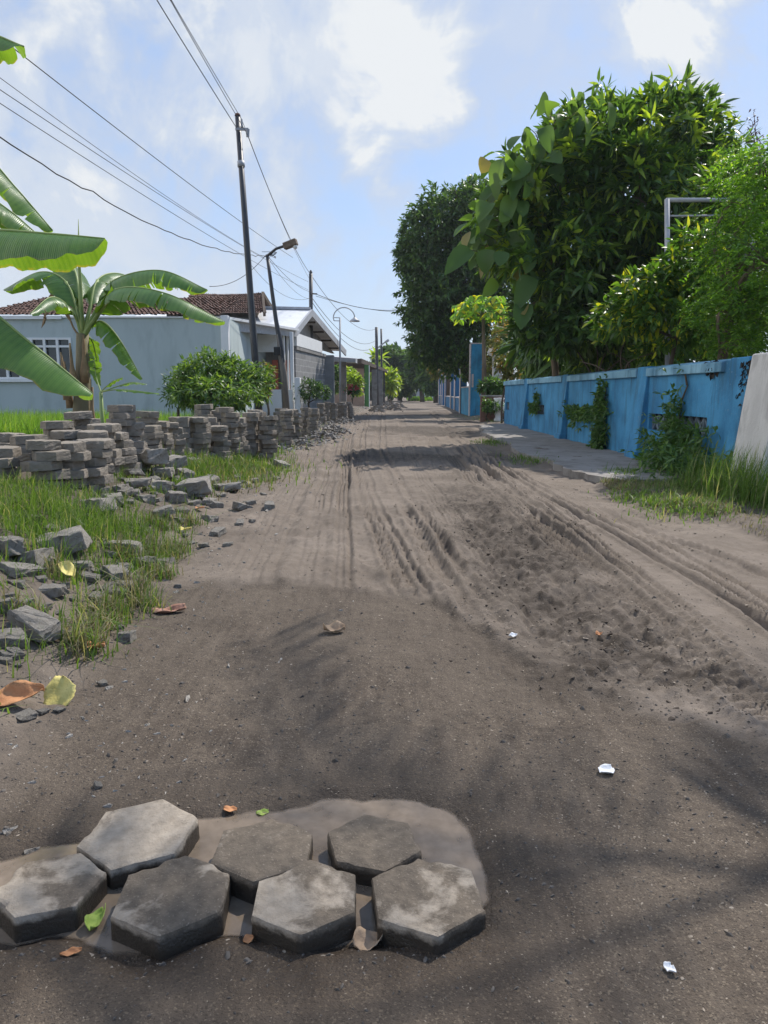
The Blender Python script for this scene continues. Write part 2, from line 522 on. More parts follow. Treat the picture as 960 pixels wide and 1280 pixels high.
M = {}
M['land'] = ground_mat('sandy_soil')
M['concrete'] = pmat('grey_concrete', (.20, .195, .185), (.30, .29, .275), 3, .9, .5, 60, stain=(.12, .115, .10), stain_lo=.5, stain_hi=.75)
M['slab'] = pmat('weathered_slab', (.20, .185, .17), (.29, .27, .25), 1.6, .92, .5, 30, stain=(.13, .115, .10), stain_scale=3.5, stain_lo=.5, stain_hi=.72)
M['rubble'] = pmat('broken_concrete', (.29, .262, .225), (.44, .405, .355), 6, .95, 1.0, 45, stain=(.15, .13, .105), stain_scale=5, dist=.02)
M['stackpaver'] = pmat('stacked_paver_concrete', (.20, .172, .14), (.31, .272, .228), 5, .95, .8, 70, stain=(.10, .09, .066), stain_scale=4, stain_lo=.48, stain_hi=.72)
M['farpaver'] = pmat('far_paver_concrete', (.14, .13, .12), (.25, .235, .215), 5, .95, .8, 50)
M['blue'] = None
M['bark'] = pmat('bark', (.10, .075, .05), (.18, .14, .10), 8, .95, .8, 30, stretch=(1, 1, .25))
M['darkbark'] = pmat('dark_bark', (.06, .048, .035), (.12, .095, .07), 8, .95, .8, 30, stretch=(1, 1, .25))
M['stem'] = pmat('green_stem', (.10, .16, .04), (.16, .22, .07), 6, .6, .2, 30)
M['white'] = pmat('white_paint', (.70, .71, .70), (.80, .80, .79), 2, .6, .1, 50, stain=(.55, .54, .50), stain_lo=.6, stain_hi=.8)
M['metal'] = pmat('dark_steel', (.028, .03, .034), (.05, .05, .055), 5, .5, .1, 50, spec=.5)
M['greymetal'] = pmat('grey_painted_steel', (.30, .31, .33), (.42, .43, .45), 5, .5, .1, 50, spec=.5)
M['cable'] = pmat('black_cable', (.03, .03, .032), (.045, .045, .05), 5, .6, 0)
M['leaf_mango'] = leafmat('mango_leaf', (.030, .072, .018), (.085, .165, .036), (.30, .40, .05), .36, .38, .91)
M['leaf_dark'] = leafmat('dark_leaf', (.026, .062, .020), (.066, .132, .036), (.12, .21, .045), .28, .42, .92)
M['leaf_teak'] = leafmat('teak_leaf', (.055, .115, .030), (.130, .215, .055), (.30, .24, .09), .46, .5, .96)
M['leaf_shrub'] = leafmat('shrub_leaf', (.035, .085, .016), (.090, .190, .030), (.42, .44, .03), .38, .42, .92)
M['leaf_fern'] = leafmat('feathery_leaf', (.045, .115, .016), (.115, .235, .030), (.22, .36, .04), .42, .5, .92)
M['leaf_papaya'] = leafmat('papaya_leaf', (.10, .22, .030), (.20, .36, .05), (.55, .48, .04), .42, .5, .84)
M['leaf_bush'] = leafmat('bush_leaf', (.040, .098, .024), (.105, .190, .052), (.18, .28, .07), .34, .45, .93, (2.0, 2.0, .9))
M['leaf_cassava'] = leafmat('cassava_leaf', (.050, .110, .028), (.125, .210, .052), (.21, .30, .08), .34, .45, .92)
M['leaf_far'] = leafmat('far_leaf', (.030, .070, .024), (.065, .130, .038), (.12, .2, .05), .25, .5, .94)
M['leaf_yellow'] = leafmat('yellow_green_leaf', (.12, .20, .03), (.24, .34, .05), (.40, .42, .06), .4, .45, .9)
M['leaf_olive'] = leafmat('olive_leaf', (.07, .09, .03), (.15, .17, .05), (.35, .20, .06), .3, .5, .9)
M['leaf_red'] = leafmat('red_flower', (.40, .05, .06), (.55, .08, .10), (.6, .15, .12), .3, .5, .9, (1.2, 1, 1))
M['leaf_purple'] = leafmat('purple_sprig', (.11, .085, .10), (.17, .13, .15), (.2, .15, .17), .2, .5, .9, (1.2, 1, 1))
M['grass'] = leafmat('grass_blade', (.065, .125, .020), (.150, .240, .048), (.36, .32, .18), .40, .55, .95, (1.7, 1.75, .8))
M['drygrass'] = leafmat('dry_grass_blade', (.13, .13, .055), (.24, .21, .12), (.33, .28, .18), .28, .6, .75, (1.5, 1.5, .9))
M['rice'] = leafmat('rice_blade', (.090, .185, .028), (.155, .275, .044), (.24, .33, .07), .42, .5, .92, (2.0, 2.0, .8))

# ------------------------------------------------------------------ land: road, verges, field, far ground
def build_land():
    rows = [-7, -5, -3.5, -2.2, -1.2, -.4, .2, .55]
    y = 1340.0
    while y > 498.5:
        rows.append(G(480, y).y)
        y -= 1.35 if y > 520 else .8
    rows += [170, 200]
    ys = np.array(rows)
    xs, x = [0.0], 0.0
    while x < 5.2: x += .0088 + .0034 * x; xs.append(x)
    while x < 70: x += .035 + .09 * (x - 5); xs.append(x)
    xs = np.array([-a for a in xs[:0:-1]] + xs)
    X, Y = np.meshgrid(xs, ys)
    Xf, Yf = X.ravel(), Y.ravel()
    Z = H(Xf, Yf)
    ny, nx = X.shape
    # far land settles to a plain
    Z = Z * sstep(160, 110, Yf) + 0
    comp_y = np.interp(Xf, _cex, _cey) + 0.10 * fbm(Xf * 3, Yf * 0, 41, 3)
    u = toe(Yf) - Xf; v = Xf - right_edge(Yf)
    comp = sstep(.09, -.09, Yf - comp_y + .12 * fbm(Xf * 7, Yf * 7, 43, 3)) * sstep(.25, -.05, u)
    wet = np.zeros_like(Xf)
    m = (Yf < 3.2) & (np.abs(Xf) < 2.5)
    sd = poly_sd(Xf[m], Yf[m], PUDDLE)
    wet[m] = np.clip(sstep(.26, .02, sd + .12 * fbm(Xf[m] * 5, Yf[m] * 5, 47, 3)), 0, 1)
    green = np.maximum(sstep(.15, .6, u + .35 * fbm(Xf * 2.5, Yf * 2.5, 49, 3)), sstep(.1, .5, v + .3 * fbm(Xf * 2, Yf * 2, 52, 3)) * .8)
    cx = np.interp(Yf, [c[1] for c in CHURN][::-1], [c[0] for c in CHURN][::-1])
    churn = np.exp(-((Xf - cx) / .40) ** 2) * sstep(2.3, 2.7, Yf) * sstep(11, 5.5, Yf)
    churn = np.clip(churn * (1.0 + 1.4 * fbm(Xf * 4, Yf * 4, 57, 3)), 0, 1)
    band = sstep(11, 12, Yf) * sstep(60, 40, Yf) * sstep(.2, -.3, v) * sstep(.2, -.3, u) * sstep(.02, .22, fbm(Xf * .55, Yf * .32, 97, 4))
    churn = np.maximum(churn, band * .85)
    idx = np.arange(nx * ny).reshape(ny, nx)
    q = np.stack([idx[:-1, :-1], idx[:-1, 1:], idx[1:, 1:], idx[1:, :-1]], -1).reshape(-1, 4)
    fu, fv = u[q].mean(1), v[q].mean(1)
    kinds = {'road': (fu <= .1) & (fv <= .12), 'verge': (fu > .1) & (fu <= 2.7), 'field': fu > 2.7, 'roadside_ground': (fv > .12) & (fu <= .1)}
    V = np.stack([Xf, Yf, Z], -1)
    for nm, sel in kinds.items():
        fq = q[sel]; used, inv = np.unique(fq, return_inverse=True)
        o = obj(nm, (V[used], [inv.reshape(-1, 4)]), M['land'], smooth=True, faces=True,
                attrs=dict(compact=comp[used], wet=wet[used], green=green[used], churn=churn[used]))
        tag(o, kind='structure')
    s = 1500
    gV = np.array([(-s, -s, -.45), (s, -s, -.45), (s, s, -.45), (-s, s, -.45)], float)
    tag(obj('ground', (gV, [(0, 1, 2, 3)]), M['land'], attrs=dict(compact=np.zeros(4), wet=np.zeros(4), green=np.ones(4), churn=np.zeros(4))), kind='structure')


build_land()

# muddy puddle
def water_mat():
    m, t = new_mat('muddy_water')
    tc = t.n('ShaderNodeTexCoord')
    n = t.noise(tc.outputs['Object'], 3.5, 5, .6)
    col = t.mix(t.ramp(n, [(.35, 0.0), (.65, 1.0)]), (.205, .158, .114), (.275, .215, .158))
    b = t.n('ShaderNodeBsdfPrincipled', i_Roughness=.07); t.link(col, b.inputs['Base Color']); b.inputs['IOR'].default_value = 1.33
    bp = t.n('ShaderNodeBump', i_Height=t.noise(tc.outputs['Object'], 40, 2, .5), i_Strength=.04, i_Distance=.01); t.link(bp.outputs[0], b.inputs['Normal'])
    dp = t.n('ShaderNodeAttribute', attribute_name='depth').outputs['Fac']     # suspended mud: deeper water hides more of the bottom
    op = t.n('ShaderNodeMapRange', interpolation_type='SMOOTHSTEP'); t.link(dp, op.inputs[0]); op.inputs[1].default_value = .0; op.inputs[2].default_value = .007
    op.inputs[3].default_value = 0.0; op.inputs[4].default_value = .86
    opn = t.math('MULTIPLY', op.outputs[0], t.ramp(t.noise(tc.outputs['Object'], 22, 5, .6), [(.3, .72), (.6, 1.0)]))
    tr = t.n('ShaderNodeBsdfTransparent')
    mx = t.n('ShaderNodeMixShader', i_0=opn, i_1=tr.outputs[0], i_2=b.outputs[0])
    out(t, mx.outputs[0]); return m


M['water'] = water_mat()
WATER_Z = ZP - .006
def puddle():
    xs = np.linspace(-1.5, 1.2, 170); ys = np.linspace(.9, 2.3, 120)
    X, Y = np.meshgrid(xs, ys); z = H(X.ravel(), Y.ravel()); dep = WATER_Z - z
    sd = poly_sd(X.ravel(), Y.ravel(), PUDDLE)
    idx = np.arange(X.size).reshape(X.shape)
    q = np.stack([idx[:-1, :-1], idx[:-1, 1:], idx[1:, 1:], idx[1:, :-1]], -1).reshape(-1, 4)
    q = q[(dep[q].max(1) > -.004) & (sd[q].min(1) < .22)]
    used, inv = np.unique(q, return_inverse=True)
    V = np.stack([X.ravel(), Y.ravel(), np.full(X.size, WATER_Z)], -1)[used]
    return tag(obj('puddle_water', (V, [inv.reshape(-1, 4)]), M['water'], smooth=True, faces=True, attrs={'depth': dep[used]}), kind='structure')
puddle()

# cracked concrete apron along the wall
def ragged(poly, amp, step, seed):
    o = []
    for i in range(len(poly)):
        a, b = Vector(poly[i]), Vector(poly[(i + 1) % len(poly)])
        k = max(1, int((b - a).length / step))
        nrm = Vector((-(b - a).y, (b - a).x)).normalized() if (b - a).length else Vector((0, 0))
        for j in range(k):
            p = a + (b - a) * (j / k)
            o.append(tuple(p + nrm * amp * 2 * float(vnoise(np.array([p.x * 5.0]), np.array([p.y * 5.0]), seed)[0])))
    return o


AP = [(3.95, 24.3), (3.0, 23.2), (2.55, 19), (2.42, 15), (2.3, 12.6), (2.42, 10.6), (2.5, 9.2), (2.72, 8.45), (3.3, 8.5), (3.62, 8.9), (3.98, 9.0)]
apz = float(H(np.array([3.1]), np.array([12.0]), False)[0])
def apron():
    p = ragged(AP, .10, .18, 5)
    bm = bmesh.new()
    vs = [bm.verts.new((x, y, apz + .025)) for x, y in p]
    f = bm.faces.new(vs)
    r = bmesh.ops.extrude_face_region(bm, geom=[f])
    for g in r['geom']:
        if isinstance(g, bmesh.types.BMVert): g.co.z -= .16
    bmesh.ops.recalc_face_normals(bm, faces=bm.faces)
    bmesh.ops.triangulate(bm, faces=[f for f in bm.faces if len(f.verts) > 4])
    V = [v.co[:] for v in bm.verts]; F = [tuple(v.index for v in f.verts) for f in bm.faces]
    bm.verts.index_update(); F = [tuple(v.index for v in f.verts) for f in bm.faces]
    bm.free()
    return V, F
tag(obj('pavement', apron(), M['slab']), kind='structure')

# ------------------------------------------------------------------ hexagonal pavers
def paver_mesh(name, r, h, seed, cuts=5, chip=.006, cham=.012, rough=.0022):
    bm = bmesh.new()
    vs = [bm.verts.new((r * math.cos(R(60 * k)), r * math.sin(R(60 * k)), 0)) for k in range(6)]
    f = bm.faces.new(vs)
    e = bmesh.ops.extrude_face_region(bm, geom=[f])
    tops = [g for g in e['geom'] if isinstance(g, bmesh.types.BMVert)]
    for v in tops: v.co.z = h
    bmesh.ops.recalc_face_normals(bm, faces=bm.faces)
    te = [ed for ed in bm.edges if all(abs(v.co.z - h) < 1e-6 for v in ed.verts)]
    bmesh.ops.bevel(bm, geom=te, offset=cham, segments=2, affect='EDGES', profile=.6)
    bmesh.ops.triangulate(bm, faces=[f for f in bm.faces if len(f.verts) > 4])
    bmesh.ops.subdivide_edges(bm, edges=bm.edges[:], cuts=cuts, use_grid_fill=True)
    bm.verts.index_update()
    V = np.array([v.co[:] for v in bm.verts])
    F = [tuple(v.index for v in f.verts) for f in bm.faces]
    bm.free()
    n = np.stack([fbm(V[:, 0] * 60 + seed, V[:, 1] * 60 + V[:, 2] * 70, seed + k, 3) for k in range(3)], -1)
    edge = sstep(h * .55, h, V[:, 2]) * sstep(r * .72, r * .86, np.hypot(V[:, 0], V[:, 1]))
    big = fbm(V[:, 0] * 22 + seed * 3, V[:, 1] * 22, seed + 9, 3)
    V = V + n * rough * 2
    V[:, :2] *= (1 - (edge * np.clip(big - .12, 0, 1) * chip * 6 / r)[:, None])
    V[:, 2] -= edge * np.clip(big - .05, 0, 1) * chip * 4
    V[:, 2] += .0018 * fbm(V[:, 0] * 9, V[:, 1] * 9, seed + 20, 2)
    return V, F


def wetpaver_mat():
    m, t = new_mat('wet_paver_concrete')
    tc = t.n('ShaderNodeTexCoord'); v = tc.outputs['Object']
    oi = t.n('ShaderNodeObjectInfo')
    off = t.n('ShaderNodeVectorMath', operation='ADD'); t.link(v, off.inputs[0])
    rv = t.n('ShaderNodeCombineXYZ'); t.link(t.math('MULTIPLY', oi.outputs['Random'], 37.0), rv.inputs[0]); t.link(rv.outputs[0], off.inputs[1])
    p = off.outputs[0]
    n1 = t.noise(p, 7.5, 6, .62, .3); n2 = t.noise(p, 38, 6, .6); n3 = t.noise(p, 160, 3, .6)
    damp = t.mix(t.ramp(n2, [(.35, 0.0), (.7, 1.0)]), (.088, .068, .048), (.150, .118, .085))
    dry = t.mix(t.ramp(n2, [(.35, 0.0), (.7, 1.0)]), (.25, .207, .157), (.36, .305, .24))
    A = t.n('ShaderNodeAttribute', attribute_name='dry', attribute_type='OBJECT').outputs['Fac']
    f = t.math('ADD', n1, A)
    col = t.mix(t.ramp(f, [(.53, 0.0), (.62, 1.0)]), damp, dry)
    col = t.mix(t.ramp(n3, [(.60, 0.0), (.70, .6)]), col, (.30, .25, .19))
    # muddy splash from the puddle, plus the backlit flanks' shade put into the colour
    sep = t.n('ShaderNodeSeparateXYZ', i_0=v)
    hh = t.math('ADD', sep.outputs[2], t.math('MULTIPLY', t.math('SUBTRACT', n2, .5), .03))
    mud_shade = t.n('ShaderNodeMapRange'); t.link(hh, mud_shade.inputs[0]); mud_shade.inputs[1].default_value = .066; mud_shade.inputs[2].default_value = .054
    col = t.mix(mud_shade.outputs[0], col, (.042, .033, .024))
    b = t.n('ShaderNodeBsdfPrincipled'); t.link(col, b.inputs['Base Color'])
    rr = t.n('ShaderNodeMapRange'); t.link(mud_shade.outputs[0], rr.inputs[0]); rr.inputs[3].default_value = .85; rr.inputs[4].default_value = .5
    t.link(rr.outputs[0], b.inputs['Roughness'])
    hs = t.math('ADD', n2, t.math('MULTIPLY', n3, .6))
    bp = t.n('ShaderNodeBump', i_Height=hs, i_Strength=.7, i_Distance=.006); t.link(bp.outputs[0], b.inputs['Normal'])
    out(t, b.outputs[0]); return m


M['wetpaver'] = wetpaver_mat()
FORE = [  # top outline in the photograph, dryness, label
    ([(130, 1008), (197, 1002), (243, 1027), (230, 1068), (147, 1083), (100, 1050)], .15, 'pale dry hexagonal paver at the back left of the puddle cluster, slightly tilted'),
    ([(97, 1069), (147, 1088), (115, 1123), (20, 1135), (-15, 1118), (-2, 1090)], .10, 'hexagonal paver at the far left of the puddle cluster with a whitish dry top'),
    ([(230, 1070), (293, 1090), (290, 1140), (203, 1160), (133, 1140), (150, 1095)], .03, 'dark hexagonal paver with a pale front edge, above the yellow plant scrap in the puddle'),
    ([(337, 1020), (396, 1043), (394, 1076), (311, 1098), (257, 1080), (275, 1040)], -.10, 'plain damp brown hexagonal paver in the middle of the back row in the puddle'),
    ([(450, 1023), (525, 1031), (537, 1061), (480, 1081), (407, 1068), (399, 1044)], -.14, 'low damp hexagonal paver at the right end of the back row, muddy water behind it'),
    ([(390, 1078), (453, 1096), (455, 1139), (379, 1160), (307, 1141), (310, 1099)], .02, 'hexagonal paver with one dry patch on its left front, middle of the front row'),
    ([(525, 1072), (596, 1092), (613, 1134), (555, 1162), (461, 1147), (454, 1096)], .03, 'hexagonal paver with a white smear in its centre, right end of the front row'),
]
for i, (px, dry, lab) in enumerate(FORE):
    zt = .050 if i != 4 else .040
    g = [G(a, b, zt) for a, b in px]
    c = sum(g, Vector()) / 6
    rad = sum((p - c).length for p in g) / 6
    ang = [math.atan2(p.y - c.y, p.x - c.x) for p in g]
    a6 = math.atan2(sum(math.sin(6 * a) for a in ang), sum(math.cos(6 * a) for a in ang)) / 6
    hgt = .075
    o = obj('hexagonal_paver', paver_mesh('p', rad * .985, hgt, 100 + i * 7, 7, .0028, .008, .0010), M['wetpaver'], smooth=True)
    o.location = (c.x, c.y, zt - hgt); o.rotation_euler = (R([1.5, -1, 1, 0, -1, 0, .5][i]), R([-2, 1, 0, .5, 1, -1, 0][i]), a6)
    o['dry'] = float(dry)
    tag(o, lab, 'paver', 'hexagonal pavers lying in the puddle')

# stacks of lifted pavers along the verge
STACKS = [  # pixel x of the stack, pixel y of its top, distance, turn, description
    (12, 541, 6.3, 8, 'flat stack behind the one cut by the frame'),
    (-2, 556, 5.5, 20, 'nearest stack cut by the left frame edge'),
    (57, 550, 5.5, 5, 'nearest whole stack, beside the grass'),
    (110, 549, 5.95, 12, 'stack right of the nearest whole stack'),
    (70, 526, 6.9, 28, 'wide stack behind the two nearest whole stacks'),
    (88, 537, 6.35, -8, 'stack wedged behind the second and third nearest stacks'),
    (128, 529, 6.6, 16, 'stack under the banana with a broad front slab'),
    (101, 514, 7.25, 0, 'stack below the banana trunk'),
    (146, 506, 7.6, 22, 'tallest stack right of the banana trunk'),
    (150, 538, 7.15, 9, 'low stack in front of the tallest banana-side stack'),
    (170, 552, 7.5, 30, 'knee-high stack above the rubble heap'),
    (176, 514, 8.5, 4, 'slim stack right of the tallest banana-side stack'),
    (200, 527, 8.8, 15, 'stack above the dark rubble, third right of the banana trunk'),
    (216, 529, 9.3, -10, 'stack left of the small heap of broken slabs'),
    (226, 521, 9.9, 25, 'stack topped by one wide slab in front of the rice'),
    (249, 521, 10.1, 3, 'squat stack behind the small heap of broken slabs'),
    (256, 505, 11.2, 18, 'tall stack at the left half of the bush'),
    (276, 532, 10.5, 0, 'low stack in front of the green bush'),
    (271, 514, 11.5, 12, 'stack wedged behind the low stack at the bush'),
    (290, 508, 11.0, 6, 'tall straight stack in front of the green bush'),
    (309, 516, 11.9, 27, 'thin stack between the two tall stacks near the pole'),
    (317, 508, 12.6, 14, 'dark stack in front of the tall pole'),
    (333, 507, 11.9, -5, 'thick leaning stack right of the tall pole'),
    (346, 504, 15.2, 10, 'stack with a small block on top, beside the lamp pole'),
    (357, 511, 14.6, 22, 'stack just right of the lamp pole foot'),
    (368, 503, 16.5, 0, 'stack in front of the white steps'),
    (380, 498, 18.5, 17, 'stack below the brick house corner'),
    (391, 503, 18.0, 5, 'stack beside the far dark rubble slope'),
    (30, 545, 6.0, 14, 'stack between the flat left stack and the nearest whole stack'),
    (83, 552, 5.75, 24, 'stack touching the nearest whole stack on its right'),
    (118, 541, 6.25, 2, 'stack filling the gap under the broad front slab'),
    (160, 528, 7.7, 11, 'stack joined to the right of the tallest banana-side stack'),
    (188, 531, 8.4, 20, 'stack joined left of the one above the dark rubble'),
    (238, 530, 10.3, 9, 'low stack left of the squat stack by the rice'),
    (262, 523, 10.7, 21, 'stack joining the squat stack to the bush stacks'),
    (301, 522, 11.5, 12, 'low dark stack right of the tall straight stack'),
    (325, 514, 12.3, 3, 'stack joining the dark and the leaning stacks'),
    (402, 497, 25.5, 8, 'far stack left of the driveway by the brick house'),
    (409, 494, 28.0, 19, 'far stack left of the arched lamp post'),
    (417, 495, 27.0, 2, 'far stack just before the arched lamp post'),
    (424, 493, 29.0, 11, 'far stack behind the foot of the arched lamp'),
    (431, 495, 28.5, 25, 'far stack below the grey porch pillar'),
    (438, 497, 29.5, 13, 'last far stack beside the red flowers'),
]
VAR = []
for k in range(5):
    V, F = paver_mesh('stack_paver', .138, .068, 300 + 11 * k, 3, .006, .006, .0024)
    me = mesh_np('stacked_paver', V, split_faces(F), False); me.materials.append(M['stackpaver']); VAR.append(me)
ORD = ['topmost', 'second', 'third', 'fourth', 'fifth', 'sixth', 'seventh', 'eighth', 'ninth', 'tenth', 'eleventh', 'twelfth', 'thirteenth', 'fourteenth']
rr = random.Random(5)
NPAV = 0
for px, pyt, D, turn, desc in STACKS:
    tp = P(px, pyt, D); zb = h1(tp.x, tp.y) - .012
    n = max(2, round((tp.z - zb) / .0705))
    n = min(n, 10)
    lean = (rr.uniform(-.006, .006), rr.uniform(-.006, .006))
    step = (tp.z - zb) / n if n < 12 else .0705
    step = min(max(step, .069), .074)
    for k in range(n):
        o = bpy.data.objects.new('stacked_paver', VAR[rr.randrange(5)]); COL.objects.link(o)
        j = .038 if k < n - 1 else .05
        o.location = (tp.x + lean[0] * k + rr.uniform(-j, j), tp.y + lean[1] * k + rr.uniform(-j, j), zb + k * step)
        o.rotation_euler = (R(rr.uniform(-2.2, 2.2)), R(rr.uniform(-2.2, 2.2)), R(turn + rr.uniform(-16, 16) + 60 * rr.randrange(6)))
        s = rr.uniform(.96, 1.06); o.scale = (s, s, 1)
        q = ORD[n - 1 - k]
        tag(o, (f'topmost paver of the {desc}' if k == n - 1 else f'{q} paver down in the {desc}'), 'paver', 'hexagonal pavers stacked along the verge')
        NPAV += 1
print('stack pavers', NPAV)

# ------------------------------------------------------------------ broken concrete
def chunk(seed, flat=1.0, n=5):
    r_ = np.random.default_rng(seed)
    box_ = np.array([(x, y, z) for x in (-1, 1) for y in (-.8, .8) for z in (-.62 * flat, .62 * flat)], float)
    p = np.vstack([box_ * r_.uniform(.62, 1.05, (8, 3)), r_.uniform(-1, 1, (n, 3)) * np.array([1.1, .9, .68 * flat])])
    bm = bmesh.new()
    for q in p: bm.verts.new(q)
    r = bmesh.ops.convex_hull(bm, input=bm.verts[:])
    bmesh.ops.delete(bm, geom=[g for g in r['geom_interior'] if isinstance(g, bmesh.types.BMVert)], context='VERTS')
    bmesh.ops.bevel(bm, geom=bm.edges[:], offset=.03, segments=1, affect='EDGES')
    bmesh.ops.triangulate(bm, faces=bm.faces[:])
    bmesh.ops.subdivide_edges(bm, edges=bm.edges[:], cuts=3, use_grid_fill=True)
    bm.verts.index_update()
    V = np.array([v.co[:] for v in bm.verts]); F = [tuple(v.index for v in f.verts) for f in bm.faces]; bm.free()
    V = V + .15 * np.stack([fbm(V[:, 0] * 2.5 + seed, V[:, 1] * 2.5 + V[:, 2] * 3, seed + k, 5, .6) for k in range(3)], -1)
    return V / 2.0, F


CH = []
for k in range(12):
    V, F = chunk(40 + k, [.95, .6, .8, 1.05, .5, .75][k % 6])
    me = mesh_np('concrete_chunk', V, split_faces(F), False); me.materials.append(M['rubble']); CH.append(me)


def put_chunk(px, py, wpx, label, group, flat=None, var=None, rot=None, dz=0, mat=None):
    g = hit(px, py); s = wpx / FPX * g.y / math.cos(PITCH) * 1.08
    v = rr.randrange(12) if var is None else var
    o = bpy.data.objects.new('concrete_chunk', CH[v]); COL.objects.link(o)
    sz = s * (flat if flat else rr.uniform(.75, 1.0))
    o.location = (g.x, g.y, g.z + .12 * s + dz); o.scale = (s, s * rr.uniform(.8, 1.0), sz)
    o.rotation_euler = rot if rot else (R(rr.uniform(-14, 14)), R(rr.uniform(-14, 14)), rr.uniform(0, 6.28))
    tag(o, label, 'concrete chunk', group)
    return o


gH = 'broken concrete in the heap below the stacks'
HEAP = [  # x, y, width, dz, label
    (165, 598, 26, .03, 'blocky broken paver half at the upper left of the rubble heap'),
    (190, 590, 40, .10, 'long dark slab lying across the top of the rubble heap'),
    (172, 612, 34, .02, 'rounded pale lump in the middle of the rubble heap'),
    (198, 614, 34, .02, 'dark jagged lump right of the rounded pale lump'),
    (150, 616, 24, 0, 'pale lump at the left foot of the rubble heap'),
    (216, 590, 30, .07, 'slanted block on the right shoulder of the rubble heap'),
    (243, 618, 40, .03, 'smooth dark tilted slab at the right of the rubble heap'),
    (284, 614, 36, 0, 'flat low slab at the road edge right of the rubble heap'),
    (263, 604, 22, 0, 'small block between the dark tilted slab and the grass strip'),
    (262, 632, 22, 0, 'small pale block just below the dark tilted slab'),
    (220, 628, 24, 0, 'thin pale flake in front of the rubble heap'),
    (126, 618, 22, 0, 'small grey slab left of the rubble heap in grass'),
    (142, 630, 30, 0, 'flat stone in grass between two rounded lumps'),
    (122, 638, 42, 0, 'broad rounded boulder sunk in the grass left of the heap'),
    (205, 647, 26, 0, 'small stone below the thin pale flake'),
    (228, 642, 18, 0, 'pale chip beside the last stone of the heap toe'),
    (240, 634, 20, 0, 'chip under the dark tilted slab'),
    (232, 602, 26, .05, 'block behind the smooth dark tilted slab'),
    (206, 600, 24, .06, 'block under the right end of the long dark slab'),
    (180, 628, 26, 0, 'stone at the front foot of the rounded pale lump'),
    (160, 584, 22, .02, 'stone between the knee-high stack and the heap'),
]
for px, py, wd, dz, lab in HEAP: put_chunk(px, py, wd, lab, gH, dz=dz)
r9 = random.Random(9)
for k in range(34):
    px = r9.gauss(205, 42); py = 612 + (px - 205) * .10 + r9.gauss(0, 14)
    put_chunk(px, py, r9.choice([9, 12, 15, 18]), 'small grey fragment wedged among the larger stones of the rubble heap', 'small fragments in the rubble heap', dz=r9.choice([0, .01, .03]))
gG = 'broken concrete scattered in the verge grass'
GRASSY = [
    (80, 690, 58, 'flat pale slab lying in the grass, thickest of the middle verge'),
    (46, 704, 44, 'angular pale block left of the flat pale slab'),
    (12, 690, 44, 'pale block at the frame edge beside tall grass'),
    (152, 692, 46, 'dark triangular stone standing in the grass'),
    (178, 708, 32, 'pale chunk right of the dark triangular stone'),
    (26, 722, 44, 'grey chunk in grass at the frame edge, below two pale blocks'),
    (64, 745, 34, 'grey lump beneath the upper yellow leaf'),
    (146, 724, 32, 'pale lump nearest the pinkish dead leaf side of the grass'),
    (156, 736, 26, 'small dark lump touching the pale lump by the road'),
    (120, 748, 22, 'small pale stone near the road edge in thin grass'),
    (90, 672, 24, 'little stone behind the flat pale slab'),
    (68, 668, 24, 'rounded stone behind the flat pale slab, left one'),
    (112, 726, 24, 'stone half hidden by grass between slab and road'),
    (100, 712, 30, 'grey stone just in front of the flat pale slab'),
    (8, 760, 34, 'stone at the frame edge above the big long block'),
    (30, 752, 26, 'small stone above the big long block'),
    (40, 650, 22, 'stone deep in the tall grass'),
]
for px, py, wd, lab in GRASSY: put_chunk(px, py, wd, lab, gG)
o = put_chunk(45, 800, 88, 'big long broken block of pale concrete at the roadside, largest single chunk', gG, var=2, rot=(R(8), R(14), R(-28)), dz=.03)
o.scale = (o.scale[0] * .8, o.scale[0] * .42, o.scale[0] * .45)
put_chunk(12, 808, 40, 'grey chunk propped against the left end of the big long block', gG)
put_chunk(14, 824, 26, 'small pale stone in front of the big long block', gG)
put_chunk(158, 803, 26, 'black muddy clod at the road edge below the pinkish leaf', 'loose clods at the road edge')
put_chunk(32, 903, 30, 'tan gritty clod below the two big fallen leaves', 'loose clods at the road edge')
put_chunk(54, 895, 14, 'small grey pebble between the tan clod and yellow leaf', 'loose clods at the road edge')
put_chunk(74, 893, 14, 'small grey pebble under the tip of the big yellow leaf', 'loose clods at the road edge')
put_chunk(129, 858, 14, 'pale pebble right of the big yellow leaf', 'loose clods at the road edge')
put_chunk(123, 988, 12, 'pale pebble on the soil above the pale dry paver', 'loose clods at the road edge')
for k in range(46):
    px = r9.uniform(4, 235); py = 790 - px * .45 + r9.gauss(0, 34)
    if py > 850 or py < 650: continue
    put_chunk(px, py, r9.choice([9, 11, 14, 18, 22]), 'little grey rubble bit half sunk in the verge grass', 'rubble bits in the verge grass')
gS = 'broken slabs in the small heap by the rice'
for k, (px, py, wd, dz) in enumerate([(236, 556, 20, .03), (247, 566, 17, .02), (262, 572, 15, 0), (272, 570, 12, 0), (281, 574, 12, 0), (240, 576, 17, 0), (230, 566, 16, 0), (255, 558, 13, .02)]):
    put_chunk(px, py, wd, ['top slab of the small broken heap before the squat stack', 'block in the middle of the small broken heap', 'upright thin slab in front of the small broken heap',
                           'small block right of the upright thin slab', 'last small block on the road side of the small heap', 'block at the front left of the small broken heap',
                           'block at the back left of the small broken heap', 'block at the back right of the small broken heap'][k], gS, dz=dz)
gE = 'loose stones along the left road edge'
EDGE = [(310, 640), (330, 622), (300, 660), (285, 690), (272, 672), (345, 600), (352, 585), (330, 560), (300, 640), (262, 652), (318, 604), (295, 600), (255, 690), (240, 680), (225, 665), (342, 575), (315, 655), (337, 640)]
